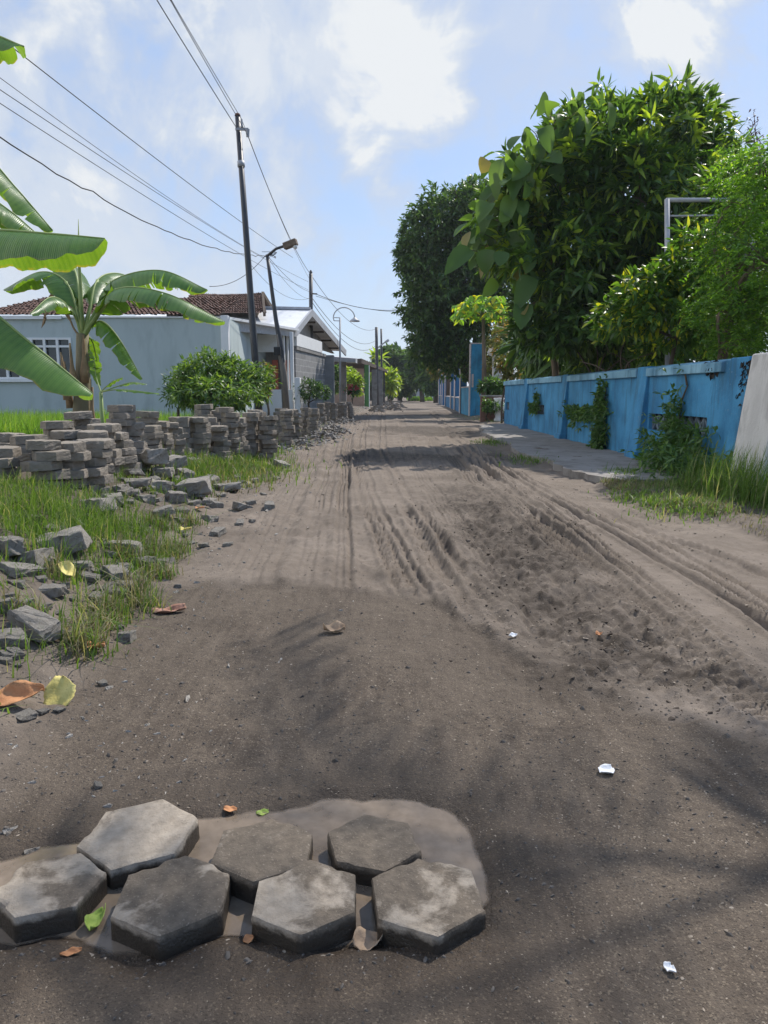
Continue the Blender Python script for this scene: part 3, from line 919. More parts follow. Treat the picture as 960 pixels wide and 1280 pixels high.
EL = ['flat stone on the road edge nearest the wheel tracks', 'dark flat stone lying alone right of the rubble heap', 'small stone in the road edge gravel, fifth up from the dead leaf', 'stone of the lowest loose pair at the road edge',
      'stone beside the gravel patch left of the tracks', 'stone on bare sand level with the concrete apron end', 'stone on bare sand beyond the dark flat stone', 'stone on the grass strip edge near the leaning stack',
      'pebble just left of the flat road edge stone', 'pebble left end of the gravel patch below the heap', 'pebble behind the dark flat stone', 'pebble at the grass strip corner behind the low slab',
      'stone on the soil above the pinkish dead leaf', 'stone left of the one above the pinkish leaf', 'stone at the top of the soil patch under the heap', 'farthest loose stone on bare sand by the grass strip',
      'pebble touching the tracks, below the flat stone', 'pebble inside the first wheel track']
for k, (px, py) in enumerate(EDGE): put_chunk(px, py, rr.choice([9, 12, 16, 20]), EL[k], gE, flat=.7)
# the slope of dark broken pavers farther up and pale gravel: too many and too small to count
def small_stones(name, pts, sizes, mat, seed, flat=.7):
    bm = bmesh.new()
    r_ = np.random.default_rng(seed); p = r_.normal(size=(8, 3)); p /= np.linalg.norm(p, axis=1)[:, None]
    for q in p: bm.verts.new(q)
    bmesh.ops.convex_hull(bm, input=bm.verts[:]); bm.verts.index_update()
    b = np.array([v.co[:] for v in bm.verts]); F = np.array([[v.index for v in f.verts] for f in bm.faces if len(f.verts) == 3]); bm.free()
    N = len(pts)
    a = r_.uniform(0, 6.28, N); ca, sa = np.cos(a), np.sin(a)
    sc = np.stack([sizes * r_.uniform(.7, 1.2, N), sizes * r_.uniform(.6, 1.1, N), sizes * r_.uniform(.5, 1, N) * flat], -1) * .5
    q = b[None] * sc[:, None]
    V = np.stack([q[..., 0] * ca[:, None] - q[..., 1] * sa[:, None], q[..., 0] * sa[:, None] + q[..., 1] * ca[:, None], q[..., 2]], -1) + pts[:, None]
    Fa = (F[None] + (np.arange(N) * len(b))[:, None, None]).reshape(-1, 3)
    return tag(obj(name, (V.reshape(-1, 3), [Fa]), mat, faces=True), kind='stuff')


def scatter_px(n, cx, cy, sx, sy, seed):
    r_ = np.random.default_rng(seed)
    return hits(cx + r_.normal(size=n) * sx, cy + r_.normal(size=n) * sy)


M['gravel'] = pmat('grit', (.16, .13, .10), (.34, .29, .23), 30, .9, .3, 90)
M['clod'] = pmat('dark_clod', (.05, .038, .029), (.09, .071, .055), 30, .95, .5, 60)
M['sandclod'] = pmat('sandy_clod', (.11, .088, .068), (.19, .155, .122), 30, .95, .5, 60)
M['darkgrit'] = pmat('dark_grit', (.05, .045, .04), (.16, .14, .12), 30, .9, .3, 90)
r_ = np.random.default_rng(11)
N = 26000
gx = r_.uniform(-1.7, 2.4, N); gy = .95 + r_.gamma(2.0, .75, N)
sz = .0038 + r_.gamma(1.3, .0027, N)
pt = land_pts(gx, gy); keep = (poly_sd(gx, gy, PUDDLE) > -.005) & (gx > toe(gy) - .4); pt, sz = pt[keep], sz[keep]
hf = r_.random(len(pt)) < .6
small_stones('road_gravel', pt[hf], sz[hf], M['gravel'], 3)
small_stones('road_gravel', pt[~hf], sz[~hf] * 1.15, M['darkgrit'], 4)
N = 2600   # debris along the left edge
gy = r_.uniform(1.4, 16, N); gx = toe(gy) - r_.normal(.15, .38, N)
sz = .006 + r_.gamma(1.2, .009, N)
pt = land_pts(gx, gy)
small_stones('edge_gravel', pt, sz, M['rubble'], 6)
# clods of the churned soil
N = 1700
gy = r_.uniform(2.35, 7.5, N) ** 1.0; gx = np.interp(gy, [c[1] for c in CHURN][::-1], [c[0] for c in CHURN][::-1]) + r_.normal(size=N) * .26
small_stones('soil_clods', land_pts(gx, gy), .004 + r_.gamma(1.3, .006, N), M['clod'], 12, .8)
N = 1500
gy = 4.2 + r_.gamma(2, 2.2, N); gx = r_.uniform(-1.6, 2.6, N)
small_stones('soil_clods', land_pts(gx, gy), .006 + r_.gamma(1.2, .008, N), M['sandclod'], 13, .7)
N = 900
gy = r_.uniform(8, 60, N); gx = toe(gy) - np.abs(r_.normal(.0, .45, N)) - .1
small_stones('far_gravel', land_pts(gx, gy), .03 + r_.gamma(1.5, .03, N), M['rubble'], 8)
pts = []
for (ax, ay, D, k, hh) in [(405, 511, 21, 150, .5), (415, 515, 20, 150, .3), (398, 519, 17.5, 120, .22), (380, 524, 16.5, 120, .15), (350, 533, 14.5, 70, .1), (370, 528, 15.5, 80, .1), (430, 506, 27, 160, .25)]:
    c = P(ax, ay, D)
    for _ in range(k):
        x = c.x + r_.normal() * .28; y = c.y + r_.normal() * .8; d = math.hypot((x - c.x) / .28, (y - c.y) / .8)
        pts.append((x, y, h1(x, y) + max(0, hh * (1 - d / 2)) * r_.random()))
pts = np.array(pts)
small_stones('paver_rubble', pts, r_.uniform(.05, .18, len(pts)), M['farpaver'], 9, .6)
pts = []
for (ax, ay, D, k, hh, sx) in [(485, 497, 48, 240, .75, .9), (470, 498, 44, 120, .5, .5), (497, 495, 56, 120, .6, .7)]:
    c = P(ax, ay, D)
    for _ in range(k):
        x = c.x + r_.normal() * sx * .5; y = c.y + r_.normal() * 2.0
        pts.append((x, y, max(0, hh * r_.random() * (1 - abs(x - c.x) / sx))))
pts = np.array(pts)
small_stones('paver_rubble', pts, r_.uniform(.12, .3, len(pts)), M['farpaver'], 10, .6)

# ------------------------------------------------------------------ foliage builders
def unit(a): return a / (np.linalg.norm(a, axis=-1, keepdims=True) + 1e-9)


def leaves(pos, dirs, L, W, r_, ts=(0, .3, .65, 1), ws=(.06, 1, .8, .05), droop=.25, fold=.25, up=None):
    "folded leaf blades: three vertices per station; returns V, quads, rnd"
    n = len(pos); dirs = unit(dirs)
    upv = np.tile([0, 0, 1.0], (n, 1)) if up is None else up
    upv = upv + r_.normal(size=(n, 3)) * .45
    S = unit(np.cross(dirs, upv)); Nn = unit(np.cross(S, dirs))
    L = np.broadcast_to(np.asarray(L, float), (n,)) * r_.uniform(.7, 1.2, n); W = np.broadcast_to(np.asarray(W, float), (n,)) * r_.uniform(.8, 1.15, n)
    dr = droop * r_.uniform(.3, 1.7, n)
    k = len(ts); V = np.zeros((n, k, 3, 3))
    for i, (tt, ww) in enumerate(zip(ts, ws)):
        c = pos + dirs * (L * tt)[:, None] - Nn * (L * dr * tt * tt)[:, None]
        o = S * (W * .5 * ww)[:, None]; f = Nn * (W * .5 * ww * fold)[:, None]
        V[:, i, 0] = c - o + f; V[:, i, 1] = c; V[:, i, 2] = c + o + f
    base = (np.arange(n) * k * 3)[:, None]
    q = []
    for i in range(k - 1):
        for j in (0, 1):
            a = i * 3 + j; q.append([a, a + 1, a + 4, a + 3])
    Fq = (base[:, None] + np.array(q)[None]).reshape(-1, 4)
    rnd = np.repeat(r_.random(n), k * 3)
    return V.reshape(-1, 3), Fq, rnd


def shell(lobes, n, r_, inner=.55, rough=.18):
    "twig ends through the outer part of a set of ellipsoids [(c, (rx, ry, rz))], dropped where buried in another lobe"
    vol = np.array([a[1][0] * a[1][1] + a[1][1] * a[1][2] + a[1][0] * a[1][2] for a in lobes]); k = r_.choice(len(lobes), n, p=vol / vol.sum())
    C = np.array([a[0] for a in lobes], float)[k]; Rr = np.array([a[1] for a in lobes], float)[k]
    d = unit(r_.normal(size=(n, 3)))
    rad = inner + (1 - inner) * r_.random(n) ** .6
    rad = rad * (1 + rough * 2 * fbm(d[:, 0] * 2.2 + k * 3.1, d[:, 1] * 2.2 + d[:, 2] * 1.7, 131, 3)) + r_.normal(size=n) * .03
    return C + d * Rr * rad[:, None], d, rad


def rosettes(pts, out_, per, L, W, r_, spread=.8, down=.25, reach=.12, **kw):
    n = len(pts)
    P_ = np.repeat(pts, per, 0); O = np.repeat(out_, per, 0)
    d = unit(O * .8 + r_.normal(size=(n * per, 3)) * spread + np.array([0, 0, -down]))
    return leaves(P_ + d * reach * r_.uniform(-.4, .8, (n * per, 1)), d, L, W, r_, **kw)


def pinnate(pts, out_, m, length, L, W, r_, down=.25, **kw):
    n = len(pts)
    ax = unit(out_ + r_.normal(size=(n, 3)) * .55 + np.array([0, 0, -down]))
    S = unit(np.cross(ax, np.array([0, 0, 1.0]) + r_.normal(size=(n, 3)) * .3))
    tt = np.tile(np.repeat(np.linspace(.08, 1, m), 2), n); sg = np.tile([1, -1], n * m)
    A = np.repeat(ax, 2 * m, 0); Sx = np.repeat(S, 2 * m, 0); B = np.repeat(pts, 2 * m, 0); ln = np.repeat(length * r_.uniform(.6, 1.3, n), 2 * m)
    pos = B + A * (ln * tt)[:, None] - np.array([0, 0, 1.0]) * (ln * tt * tt * .25)[:, None]
    return leaves(pos, Sx * sg[:, None] + A * .55, L, W, r_, **kw)


def cat(*sets):
    V, Fq, rn, o = [], [], [], 0
    for v, f, r in sets: V.append(v); Fq.append(f + o); rn.append(r); o += len(v)
    return np.vstack(V), np.vstack(Fq), np.concatenate(rn)


def crown(name, sets, mat, parent, smooth=True):
    v, f, r = cat(*sets)
    return obj(name, (v, [f]), mat, parent, smooth=smooth, attrs={'rnd': r}, faces=True)


def limbs(base, fork, lobes, r0, r_, n_extra=0, pts=None):
    sh = [tube(curve_pts([base, (Vector(base) + Vector(fork)) / 2 + Vector((r_.normal() * .06, r_.normal() * .06, 0)), fork], 8), list(np.linspace(r0 * 1.25, r0 * .8, 8)), 9)]
    for c, rad in lobes:
        c = Vector(c); m = Vector(fork).lerp(c, .5) + Vector((r_.normal() * .15, r_.normal() * .15, .1))
        sh.append(tube(curve_pts([fork, m, c], 7), list(np.linspace(r0 * .6, r0 * .16, 7)), 7))
    if pts is not None:
        C = np.array([tuple(c) for c, _ in lobes])
        for i in r_.choice(len(pts), min(n_extra, len(pts)), replace=False):
            p = pts[i]; c = C[np.argmin(np.linalg.norm(C - p, axis=1))]
            s = Vector(c).lerp(Vector(p), .0)
            sh.append(tube([s, Vector(c).lerp(Vector(p), .5) + Vector((0, 0, .05)), p], [r0 * .16, r0 * .09, r0 * .03], 5, False))
    return join(sh)


def lob(px, py, D, rpx, rzpx=None, ry=None):
    r = rpx / FPX * D; rz = (rzpx or rpx) / FPX * D
    return (tuple(P(px, py, D)), (r, ry or r, rz))


def to_px(p):
    "image position of points: used to leave gaps in a crown where the photo shows what stands behind"
    c, s = math.cos(PITCH), math.sin(PITCH); y = p[:, 1]; z = p[:, 2] - CAM_Z
    f = y * c - z * s; u = y * s + z * c
    return IW / 2 + FPX * p[:, 0] / f, IH / 2 - FPX * u / f


def plant(name, label, category, base, fork, lobes, sets_fn, leaf_mat, bark, r0, seed, ntw, group=None, inner=.5, extra=30, trunk='trunk', crown_name='crown', rough=.18, cut=None):
    r_ = np.random.default_rng(seed)
    root = empty(name, base, label, category, group)
    pts, o, rad = shell(lobes, ntw, r_, inner, rough)
    if cut:
        kk_ = ~cut(*to_px(pts)); pts, o, rad = pts[kk_], o[kk_], rad[kk_]
    g = H(pts[:, 0], pts[:, 1], False) + .05
    k = (pts[:, 2] > g) & ~((pts[:, 0] > 2.6) & (pts[:, 1] < 24.8) & (pts[:, 0] < 4.5) & (pts[:, 2] < 2.05)); pts, o, rad = pts[k], o[k], rad[k]
    obj(trunk, limbs(base, fork, lobes, r0, r_, extra, pts), bark, root, smooth=True)
    crown(crown_name, sets_fn(pts, o, rad, r_), leaf_mat, root)
    return root


# ------------------------------------------------------------------ grass
def blades(pts, hts, r_, width=.006, lean=.45, wind=(0.1, -.1), seg=4):
    n = len(pts); a = r_.uniform(0, 6.28, n)
    ln = np.abs(r_.normal(size=n)) * lean
    d = np.stack([np.cos(a), np.sin(a), np.zeros(n)], -1) * ln[:, None] + np.array([*wind, 0])
    s = np.stack([-np.sin(a + r_.normal(size=n) * .8), np.cos(a), np.zeros(n)], -1); s = unit(s)
    V = np.zeros((n, seg, 2, 3)); hts = np.asarray(hts)
    for i, tt in enumerate(np.linspace(0, 1, seg)):
        c = pts + d * (hts * tt ** 1.8)[:, None] + np.array([0, 0, 1.0]) * (hts * (tt - .38 * np.minimum(ln, 1.2) * tt ** 2.2))[:, None]
        wv = (width * (1 - tt ** 1.5 * .92) * r_.uniform(.7, 1.3, n))[:, None]
        V[:, i, 0] = c - s * wv; V[:, i, 1] = c + s * wv
    b = (np.arange(n) * seg * 2)[:, None]
    q = np.array([[i * 2, i * 2 + 1, i * 2 + 3, i * 2 + 2] for i in range(seg - 1)])
    return V.reshape(-1, 3), (b[:, None] + q[None]).reshape(-1, 4), np.repeat(r_.random(n), seg * 2)


def grass_obj(name, sets, mat):
    v, f, r = cat(*sets)
    return tag(obj(name, (v, [f]), mat, smooth=True, attrs={'rnd': r}, faces=True), kind='stuff')


def tuft_pts(centres, per, spread, r_):
    c = np.repeat(np.asarray(centres, float)[:, :2], per, 0); c = c + r_.normal(size=c.shape) * spread
    return land_pts(c[:, 0], c[:, 1])


r_ = np.random.default_rng(21)
# left verge
N = 52000
gy = 1.9 + 10 * r_.random(N) ** 1.35; gu = r_.uniform(.12, 1.9, N); gx = toe(gy) - gu
dens = sstep(-.22, .12, fbm(gx * 1.5, gy * 1.2, 141, 3)) * sstep(.15, .6, gu) * (1 - .85 * sstep(5.6, 6.6, gy) * sstep(.9, .2, gu))
lush = np.exp(-((gx + 2.0) / .55) ** 2 - ((gy - 4.6) / .9) ** 2)
k = r_.random(N) < np.clip(dens * .46 + lush * .9, 0, 1)
gx, gy, lush = gx[k], gy[k], lush[k]
ht = .04 + r_.gamma(2, .020, len(gx)) + lush * r_.uniform(.03, .13, len(gx))
grass_obj('verge_grass', [blades(land_pts(gx, gy), ht, r_, .0032, .65)], M['grass'])
tc_ = [hit(px, py)[:] for px, py in [(170, 740), (200, 720), (120, 790), (140, 770), (190, 690), (215, 700), (105, 820), (95, 810), (180, 760), (130, 760), (30, 770), (220, 690), (75, 720), (160, 700), (200, 660), (235, 655)]]
c = tuft_pts(tc_, 70, .05, r_)
grass_obj('verge_grass', [blades(c, .05 + r_.gamma(2, .03, len(c)), r_, .0034, .95)], M['drygrass'])
c = tuft_pts(tc_, 60, .07, r_)
grass_obj('verge_grass', [blades(c, .06 + r_.gamma(2, .025, len(c)), r_, .0036, .7)], M['grass'])
# grass strips between the heaps and the road, farther up
pts = np.vstack([scatter_px(2600, 300, 588, 34, 10, 1), scatter_px(1500, 355, 540, 24, 8, 2), scatter_px(1200, 372, 530, 14, 3.5, 3), scatter_px(700, 240, 600, 16, 10, 4), scatter_px(500, 330, 565, 20, 8, 5)])
grass_obj('strip_grass', [blades(pts, .05 + r_.gamma(2, .03, len(pts)), r_, .006, .6)], M['grass'])
pts = np.vstack([scatter_px(900, 300, 590, 36, 12, 6), scatter_px(700, 355, 542, 26, 8, 7)])
grass_obj('strip_grass', [blades(pts, .04 + r_.gamma(2, .03, len(pts)), r_, .006, .8)], M['drygrass'])
# rice behind the stacks
N = 26000
gy = 7.4 + 14.3 * r_.random(N) ** 1.25; gx = -3.1 - r_.uniform(0, 1, N) * (gy * .62 - 1.6)
rows_ = np.round(gy / .22) * .22; gy = rows_ + r_.normal(size=N) * .035; gx = np.round(gx / .16) * .16 + r_.normal(size=N) * .03
k = (gx < toe(gy) - 1.75) & (r_.random(N) < .95); gx, gy = gx[k], gy[k]
k = ~((np.abs(gx + 3.75) < .8) & (np.abs(gy - 8.4) < 1.3) & (r_.random(len(gx)) < .8)); gx, gy = gx[k], gy[k]
grass_obj('rice_crop', [blades(land_pts(gx, gy), r_.uniform(.30, .52, len(gx)) * (1 + .2 * fbm(gx, gy, 5, 2)) * sstep(6.8, 9.5, gy) , r_, .0068, .4)], M['rice'])
c = tuft_pts([P(20, 540, 8.2)[:], P(60, 538, 8.0)[:], P(75, 540, 8.1)[:], P(10, 545, 7.6)[:], P(40, 545, 7.6)[:]], 260, .25, r_)
grass_obj('weedy_bank', [blades(c, r_.uniform(.08, .3, len(c)), r_, .006, .7)], M['drygrass'])
# right verge
N = 24000
gy = 3.6 + 5.2 * r_.random(N); gx = right_edge(gy) + .25 + np.abs(r_.normal(size=N)) * .8 + .3 * np.clip(6.2 - gy, 0, 3) * 0
ap = poly_sd(gx, gy, AP)
k = (ap > .05) & (r_.random(N) < sstep(-.15, .15, fbm(gx * 1.8, gy * 1.8, 151, 3)) * .9 + .1) & (gx < 4.6); gx, gy = gx[k], gy[k]
vv = gx - right_edge(gy)
ht = .03 + r_.gamma(2, .022, len(gx)) + sstep(.85, 1.45, vv) * r_.uniform(.05, .40, len(gx))
dry = r_.random(len(gx)) < .25 + .6 * sstep(1.0, .4, vv)
grass_obj('wallside_grass', [blades(land_pts(gx, gy)[~dry], ht[~dry], r_, .0036, .7)], M['grass'])
grass_obj('wallside_grass', [blades(land_pts(gx, gy)[dry], ht[dry] * .75, r_, .0034, 1.3)], M['drygrass'])
pts = np.vstack([scatter_px(380, 612, 556, 10, 2, 12), scatter_px(260, 657, 579, 14, 2.5, 13), scatter_px(240, 776, 594, 13, 1.6, 14), scatter_px(300, 800, 625, 22, 5, 15), scatter_px(500, 850, 640, 35, 10, 16), scatter_px(150, 590, 523, 14, 2, 17), scatter_px(260, 615, 525, 12, 2, 18)])
grass_obj('apron_grass', [blades(pts + np.array([0, 0, .03]), .03 + r_.gamma(2, .018, len(pts)), r_, .006, .8)], M['grass'])
# tall seeding grass against the white wall pier
c = tuft_pts([(3.5, 6.9), (3.55, 7.3), (3.6, 6.6), (3.75, 6.9), (3.45, 7.2), (3.85, 6.4), (3.5, 7.7), (3.6, 8.1)], 130, .16, r_)
grass_obj('tall_grass', [blades(c, r_.uniform(.25, .62, len(c)), r_, .005, .5)], M['grass'])

# ------------------------------------------------------------------ banana plants
def banana_mat():
    m, t = new_mat('banana_leaf')
    at = t.n('ShaderNodeAttribute', attribute_name='u').outputs['Fac']
    tc = t.n('ShaderNodeTexCoord')
    wv = t.math('SINE', t.math('MULTIPLY', at, 420.0))
    wv2 = t.math('SINE', t.math('MULTIPLY', at, 131.0))
    n = t.noise(tc.outputs['Object'], 4.0, 5, .6)
    col = t.mix(t.ramp(n, [(.35, 0.0), (.65, 1.0)]), (.055, .135, .030), (.100, .210, .050))
    col = t.mix(t.math('MULTIPLY', t.math('ADD', wv2, 1.0), .12), col, (.15, .26, .07))
    edge = t.n('ShaderNodeAttribute', attribute_name='v').outputs['Fac']
    dry = t.math('MULTIPLY', t.ramp(edge, [(.93, 0.0), (1.0, 1.0)]), t.ramp(t.noise(tc.outputs['Object'], 13, 3, .6), [(.45, 0.0), (.6, .8)]))
    col = t.mix(dry, col, (.28, .22, .08))
    b = t.n('ShaderNodeBsdfPrincipled', i_Roughness=.31); t.link(col, b.inputs['Base Color']); b.inputs['Specular IOR Level'].default_value = .6
    bp = t.n('ShaderNodeBump', i_Height=wv, i_Strength=.35, i_Distance=.003); t.link(bp.outputs[0], b.inputs['Normal'])
    tr = t.n('ShaderNodeBsdfTranslucent'); t.link(t.mix(1.0, col, (2.9, 2.4, .5), 'MULTIPLY'), tr.inputs[0])
    mx = t.n('ShaderNodeMixShader', i_0=.40, i_1=b.outputs[0], i_2=tr.outputs[0]); out(t, mx.outputs[0])
    return m


M['banana'] = banana_mat()
M['midrib'] = pmat('banana_midrib', (.20, .28, .08), (.32, .38, .14), 6, .5, .1, 30)
M['drybanana'] = pmat('dry_banana_leaf', (.20, .13, .07), (.34, .24, .14), 10, .9, .5, 40)
M['pstem'] = pmat('banana_stem', (.10, .085, .05), (.26, .22, .13), 5, .8, .6, 14, stain=(.05, .035, .025), stain_scale=4, stretch=(1, 1, .3))
M['pstemfresh'] = pmat('banana_petiole', (.17, .25, .07), (.27, .34, .13), 5, .5, .2, 20)


def banana_blade(ctrl, width, droopL, droopR, seed, tears=5, roll=0.0, petiole=.12, rib_r=.016):
    r_ = np.random.default_rng(seed)
    n = 46; mid = curve_pts(ctrl, n)
    Ls = [0.0]
    for i in range(1, n): Ls.append(Ls[-1] + (mid[i] - mid[i - 1]).length)
    tot = Ls[-1]; nv = 6
    shapes, U, Vv = [], [], []
    prof = lambda u: max(.02, (min(1, (u / .16)) ** .55) * (max(0, 1 - ((u - .35) / .66) ** 2.6 if u > .35 else 1)) ** .6)
    for side, droop in ((1, droopL), (-1, droopR)):
        cuts = sorted([0.0] + list(r_.uniform(.12, .92, tears)) + [1.0])
        for a, b in zip(cuts[:-1], cuts[1:]):
            if b - a < .012: continue
            m = max(3, int((b - a) * 34)); da = r_.normal() * .13 if tears else 0
            rows = []
            for i in range(m + 1):
                u = a + (b - a) * i / m
                s = petiole + (1 - petiole) * u
                f = s * (n - 1); j = min(int(f), n - 2); p = mid[j].lerp(mid[j + 1], f - j)
                T = (mid[min(j + 2, n - 1)] - mid[max(j - 1, 0)]).normalized()
                S = T.cross(Vector((0, 0, 1))); S = S.normalized() if S.length > .05 else Vector((1, 0, 0))
                S = (Matrix.Rotation(roll, 3, T) @ S) * side
                N_ = S.cross(T) * side
                hw = width * .5 * prof(u)
                ce = (u - (a + b) / 2) / (b - a) * 2
                row = []
                x = y = 0.0
                for k in range(nv + 1):
                    v = k / nv
                    if k:
                        ang = droop * (.45 + .75 * v) + da * v
                        x += hw / nv * math.cos(ang); y -= hw / nv * math.sin(ang)
                    rip = min(1, width / .3) * (.012 * math.sin(u * 27 + side * 2 + seed) * v + .006 * math.sin(u * 61 + seed) * v)
                    sh = -ce * v * v * (.010 if tears else 0)
                    row.append(p + S * x + N_ * (y + rip) + T * (sh + hw * .22 * v))
                rows.append(row)
            V = [tuple(q) for rw in rows for q in rw]; k1 = nv + 1
            F = [(i * k1 + k, i * k1 + k + 1, (i + 1) * k1 + k + 1, (i + 1) * k1 + k) for i in range(m) for k in range(nv)]
            shapes.append((V, F))
            U += [Ls[0] + tot * (petiole + (1 - petiole) * (a + (b - a) * i / m)) for i in range(m + 1) for k in range(k1)]
            Vv += [k / nv for i in range(m + 1) for k in range(k1)]
    V, F = join(shapes)
    rib = tube(mid, list(np.linspace(rib_r, rib_r * .25, n)), 6)
    return (V, F), np.array(U), np.array(Vv), rib


def banana_leaf(root, ctrl, width, dl, dr, seed, tears=5, roll=0.0, label=None, petiole=.30, mat='banana', ribmat='midrib', rib_r=.016):
    sh, U, Vv, rib = banana_blade(ctrl, width, dl, dr, seed, tears, roll, petiole, rib_r)
    o = obj('leaf', sh, M[mat], root, smooth=True, attrs={'u': U, 'v': Vv})
    if label: o['label'] = label
    obj('midrib', rib, M[ribmat], o, smooth=True)
    return o


# the near plant stands just outside the left edge; its leaves reach into the picture
st = Vector((-3.55, 5.1, .42))
root = empty('banana_plant', st, 'nearest banana plant at the left edge with huge glossy leaves hanging into the picture', 'banana plant')
obj('stem', tube([st, st + Vector((.02, 0, .8)), st + Vector((.03, -.02, 1.7))], [.12, .105, .075], 14), M['pstem'], root, smooth=True)
c0 = st + Vector((.03, -.02, 1.65))
L_ = lambda *pts: [c0] + [P(*p) for p in pts]
banana_leaf(root, L_((-95, 300, 4.9), (-20, 288, 4.75), (60, 292, 4.65), (131, 298, 4.6)), .52, .9, 1.05, 3, 0, label='broad flat-lying leaf catching light along its lower fold')
banana_leaf(root, L_((-120, 370, 4.7), (-40, 372, 4.4), (40, 430, 4.3), (116, 492, 4.25)), .50, .75, 1.0, 5, 0, label='big leaf sloping down to the paver stacks')
banana_leaf(root, L_((-70, 200, 5.3), (-25, 190, 5.5), (20, 235, 5.6), (66, 288, 5.6)), .40, .8, .8, 7, 2)
banana_leaf(root, L_((-80, 245, 5.2), (-30, 240, 5.3), (10, 262, 5.4), (55, 300, 5.45)), .36, .8, .8, 9, 2)
banana_leaf(root, L_((-120, 120, 4.8), (-70, 60, 4.6), (-20, 42, 4.5), (30, 58, 4.4)), .34, .9, .9, 11, 2, label='leaf tip entering high at the left edge')
banana_leaf(root, L_((-200, 230, 5.2), (-280, 180, 5.6), (-340, 260, 6)), .5, .8, .8, 13, 3)
banana_leaf(root, L_((-170, 200, 5.8), (-210, 120, 6.6), (-190, 160, 7.4)), .45, .8, .8, 15, 3)
obj('petiole', join([tube([c0 - Vector((0, 0, .3)), c0, L_((-95, 300, 4.9))[1]], [.05, .04, .022], 8), tube([c0 - Vector((0, 0, .3)), c0, L_((-120, 370, 4.7))[1]], [.05, .04, .022], 8)]), M['pstemfresh'], root, smooth=True)

# the whole banana plant behind the stacks
bD = 8.9
st = P(100, 520, bD); st.z = h1(st.x, st.y) - .03
root = empty('banana_plant', st, 'whole banana plant with brown trunk and arching torn leaves in front of the blue-grey house', 'banana plant')
top = P(104, 428, bD)
obj('stem', tube([st, st.lerp(top, .35) + Vector((-.02, 0, 0)), st.lerp(top, .7), top + Vector((0, 0, .1))], [.125, .10, .085, .07], 14), M['pstem'], root, smooth=True)
sh = []
for k in range(7):
    a = k * .95; z0 = st.z + .25 + .1 * k
    sh.append(tube(curve_pts([(st.x + .13 * math.cos(a), st.y + .13 * math.sin(a), z0), (st.x + .15 * math.cos(a), st.y + .15 * math.sin(a), z0 + .3), (st.x + .17 * math.cos(a), st.y + .17 * math.sin(a), z0 + .55)], 5), [.05, .045, .02, .015, .01], 6))
obj('dry_sheath', join(sh), M['drybanana'], root, smooth=True)
c0 = top + Vector((0, 0, .05))
B = lambda *pts: [c0] + [P(*p) for p in pts]
banana_leaf(root, B((118, 392, bD), (140, 352, bD - .1), (200, 338, bD - .2), (259, 362, bD - .3)), .52, .85, 1.0, 21, 11)
banana_leaf(root, B((120, 400, bD), (145, 362, bD - .3), (205, 366, bD - .5), (281, 402, bD - .6)), .56, .8, .95, 23, 12)
banana_leaf(root, B((112, 390, bD), (122, 350, bD + .3), (150, 342, bD + .8), (185, 360, bD + 1.3)), .46, .9, .9, 25, 4)
banana_leaf(root, B((98, 395, bD), (82, 352, bD + .1), (50, 340, bD + .3), (5, 362, bD + .4)), .46, .8, .8, 27, 4)
banana_leaf(root, B((100, 385, bD), (92, 335, bD + .4), (60, 310, bD + .9), (20, 318, bD + 1.5)), .46, .8, .8, 29, 3)
banana_leaf(root, B((96, 400, bD), (80, 378, bD - .2), (62, 372, bD - .5), (38, 392, bD - .9)), .30, .9, .9, 30, 4)
banana_leaf(root, B((112, 410, bD), (128, 402, bD - .1), (150, 425, bD - .2), (178, 474, bD - .2)), .36, 1.0, 1.0, 31, 9, label='limp leaf hanging down against the house wall')
banana_leaf(root, B((108, 420, bD), (116, 428, bD + .1), (122, 455, bD + .15), (126, 482, bD + .15)), .26, .5, .5, 33, 1, label='young leaf blade hanging beside the trunk')
banana_leaf(root, B((92, 410, bD), (78, 375, bD), (62, 370, bD), (52, 410, bD)), .10, 1.3, 1.3, 35, 10, label='withered brown leaf folded down', mat='drybanana', ribmat='drybanana')
obj('spear_leaf', tube([c0, P(101, 370, bD), P(98.5, 320, bD), P(98, 274, bD)], [.028, .022, .016, .003], 8), M['midrib'], root, smooth=True)
pet = [tube(curve_pts([c0 - Vector((0, 0, .25)), c0, P(*q)], 7), list(np.linspace(.042, .02, 7)), 8) for q in ((140, 352, bD - .1), (145, 362, bD - .3), (122, 350, bD + .3), (82, 352, bD + .1), (92, 335, bD + .4))]
obj('petiole', join(pet), M['pstemfresh'], root, smooth=True)
obj('dry_bract', join([tube([st + Vector((.12, -.1, .02)), st + Vector((.2, -.14, .16)), st + Vector((.17, -.16, .3))], [.07, .055, .03], 8)]), pmat('orange_sheath', (.42, .22, .05), (.6, .36, .10), 8, .7, .3, 30), root, smooth=True)
# its young offshoot
s2 = P(126, 505, 8.3); s2.z = h1(s2.x, s2.y)
root = empty('banana_sucker', s2, 'small young banana offshoot with bright green leaves right of the banana trunk', 'banana plant')
t2 = P(126, 490, 8.3)
obj('stem', tube([s2, t2], [.03, .02], 8), M['pstemfresh'], root, smooth=True)
c0 = t2
banana_leaf(root, [c0, P(132, 484, 8.3), P(142, 476, 8.3), P(153, 472, 8.3)], .13, .3, .3, 41, 0, rib_r=.008)
banana_leaf(root, [c0, P(145, 487, 8.2), P(165, 488, 8.2), P(199, 492, 8.1)], .10, .5, .5, 43, 0, rib_r=.008)
banana_leaf(root, [c0, P(150, 482, 8.4), P(165, 478, 8.4), P(183, 480, 8.5)], .09, .5, .5, 45, 0, rib_r=.008)
banana_leaf(root, [c0, P(120, 470, 8.4), P(118, 450, 8.4), P(112, 436, 8.4)], .14, .3, .3, 47, 0, rib_r=.008)

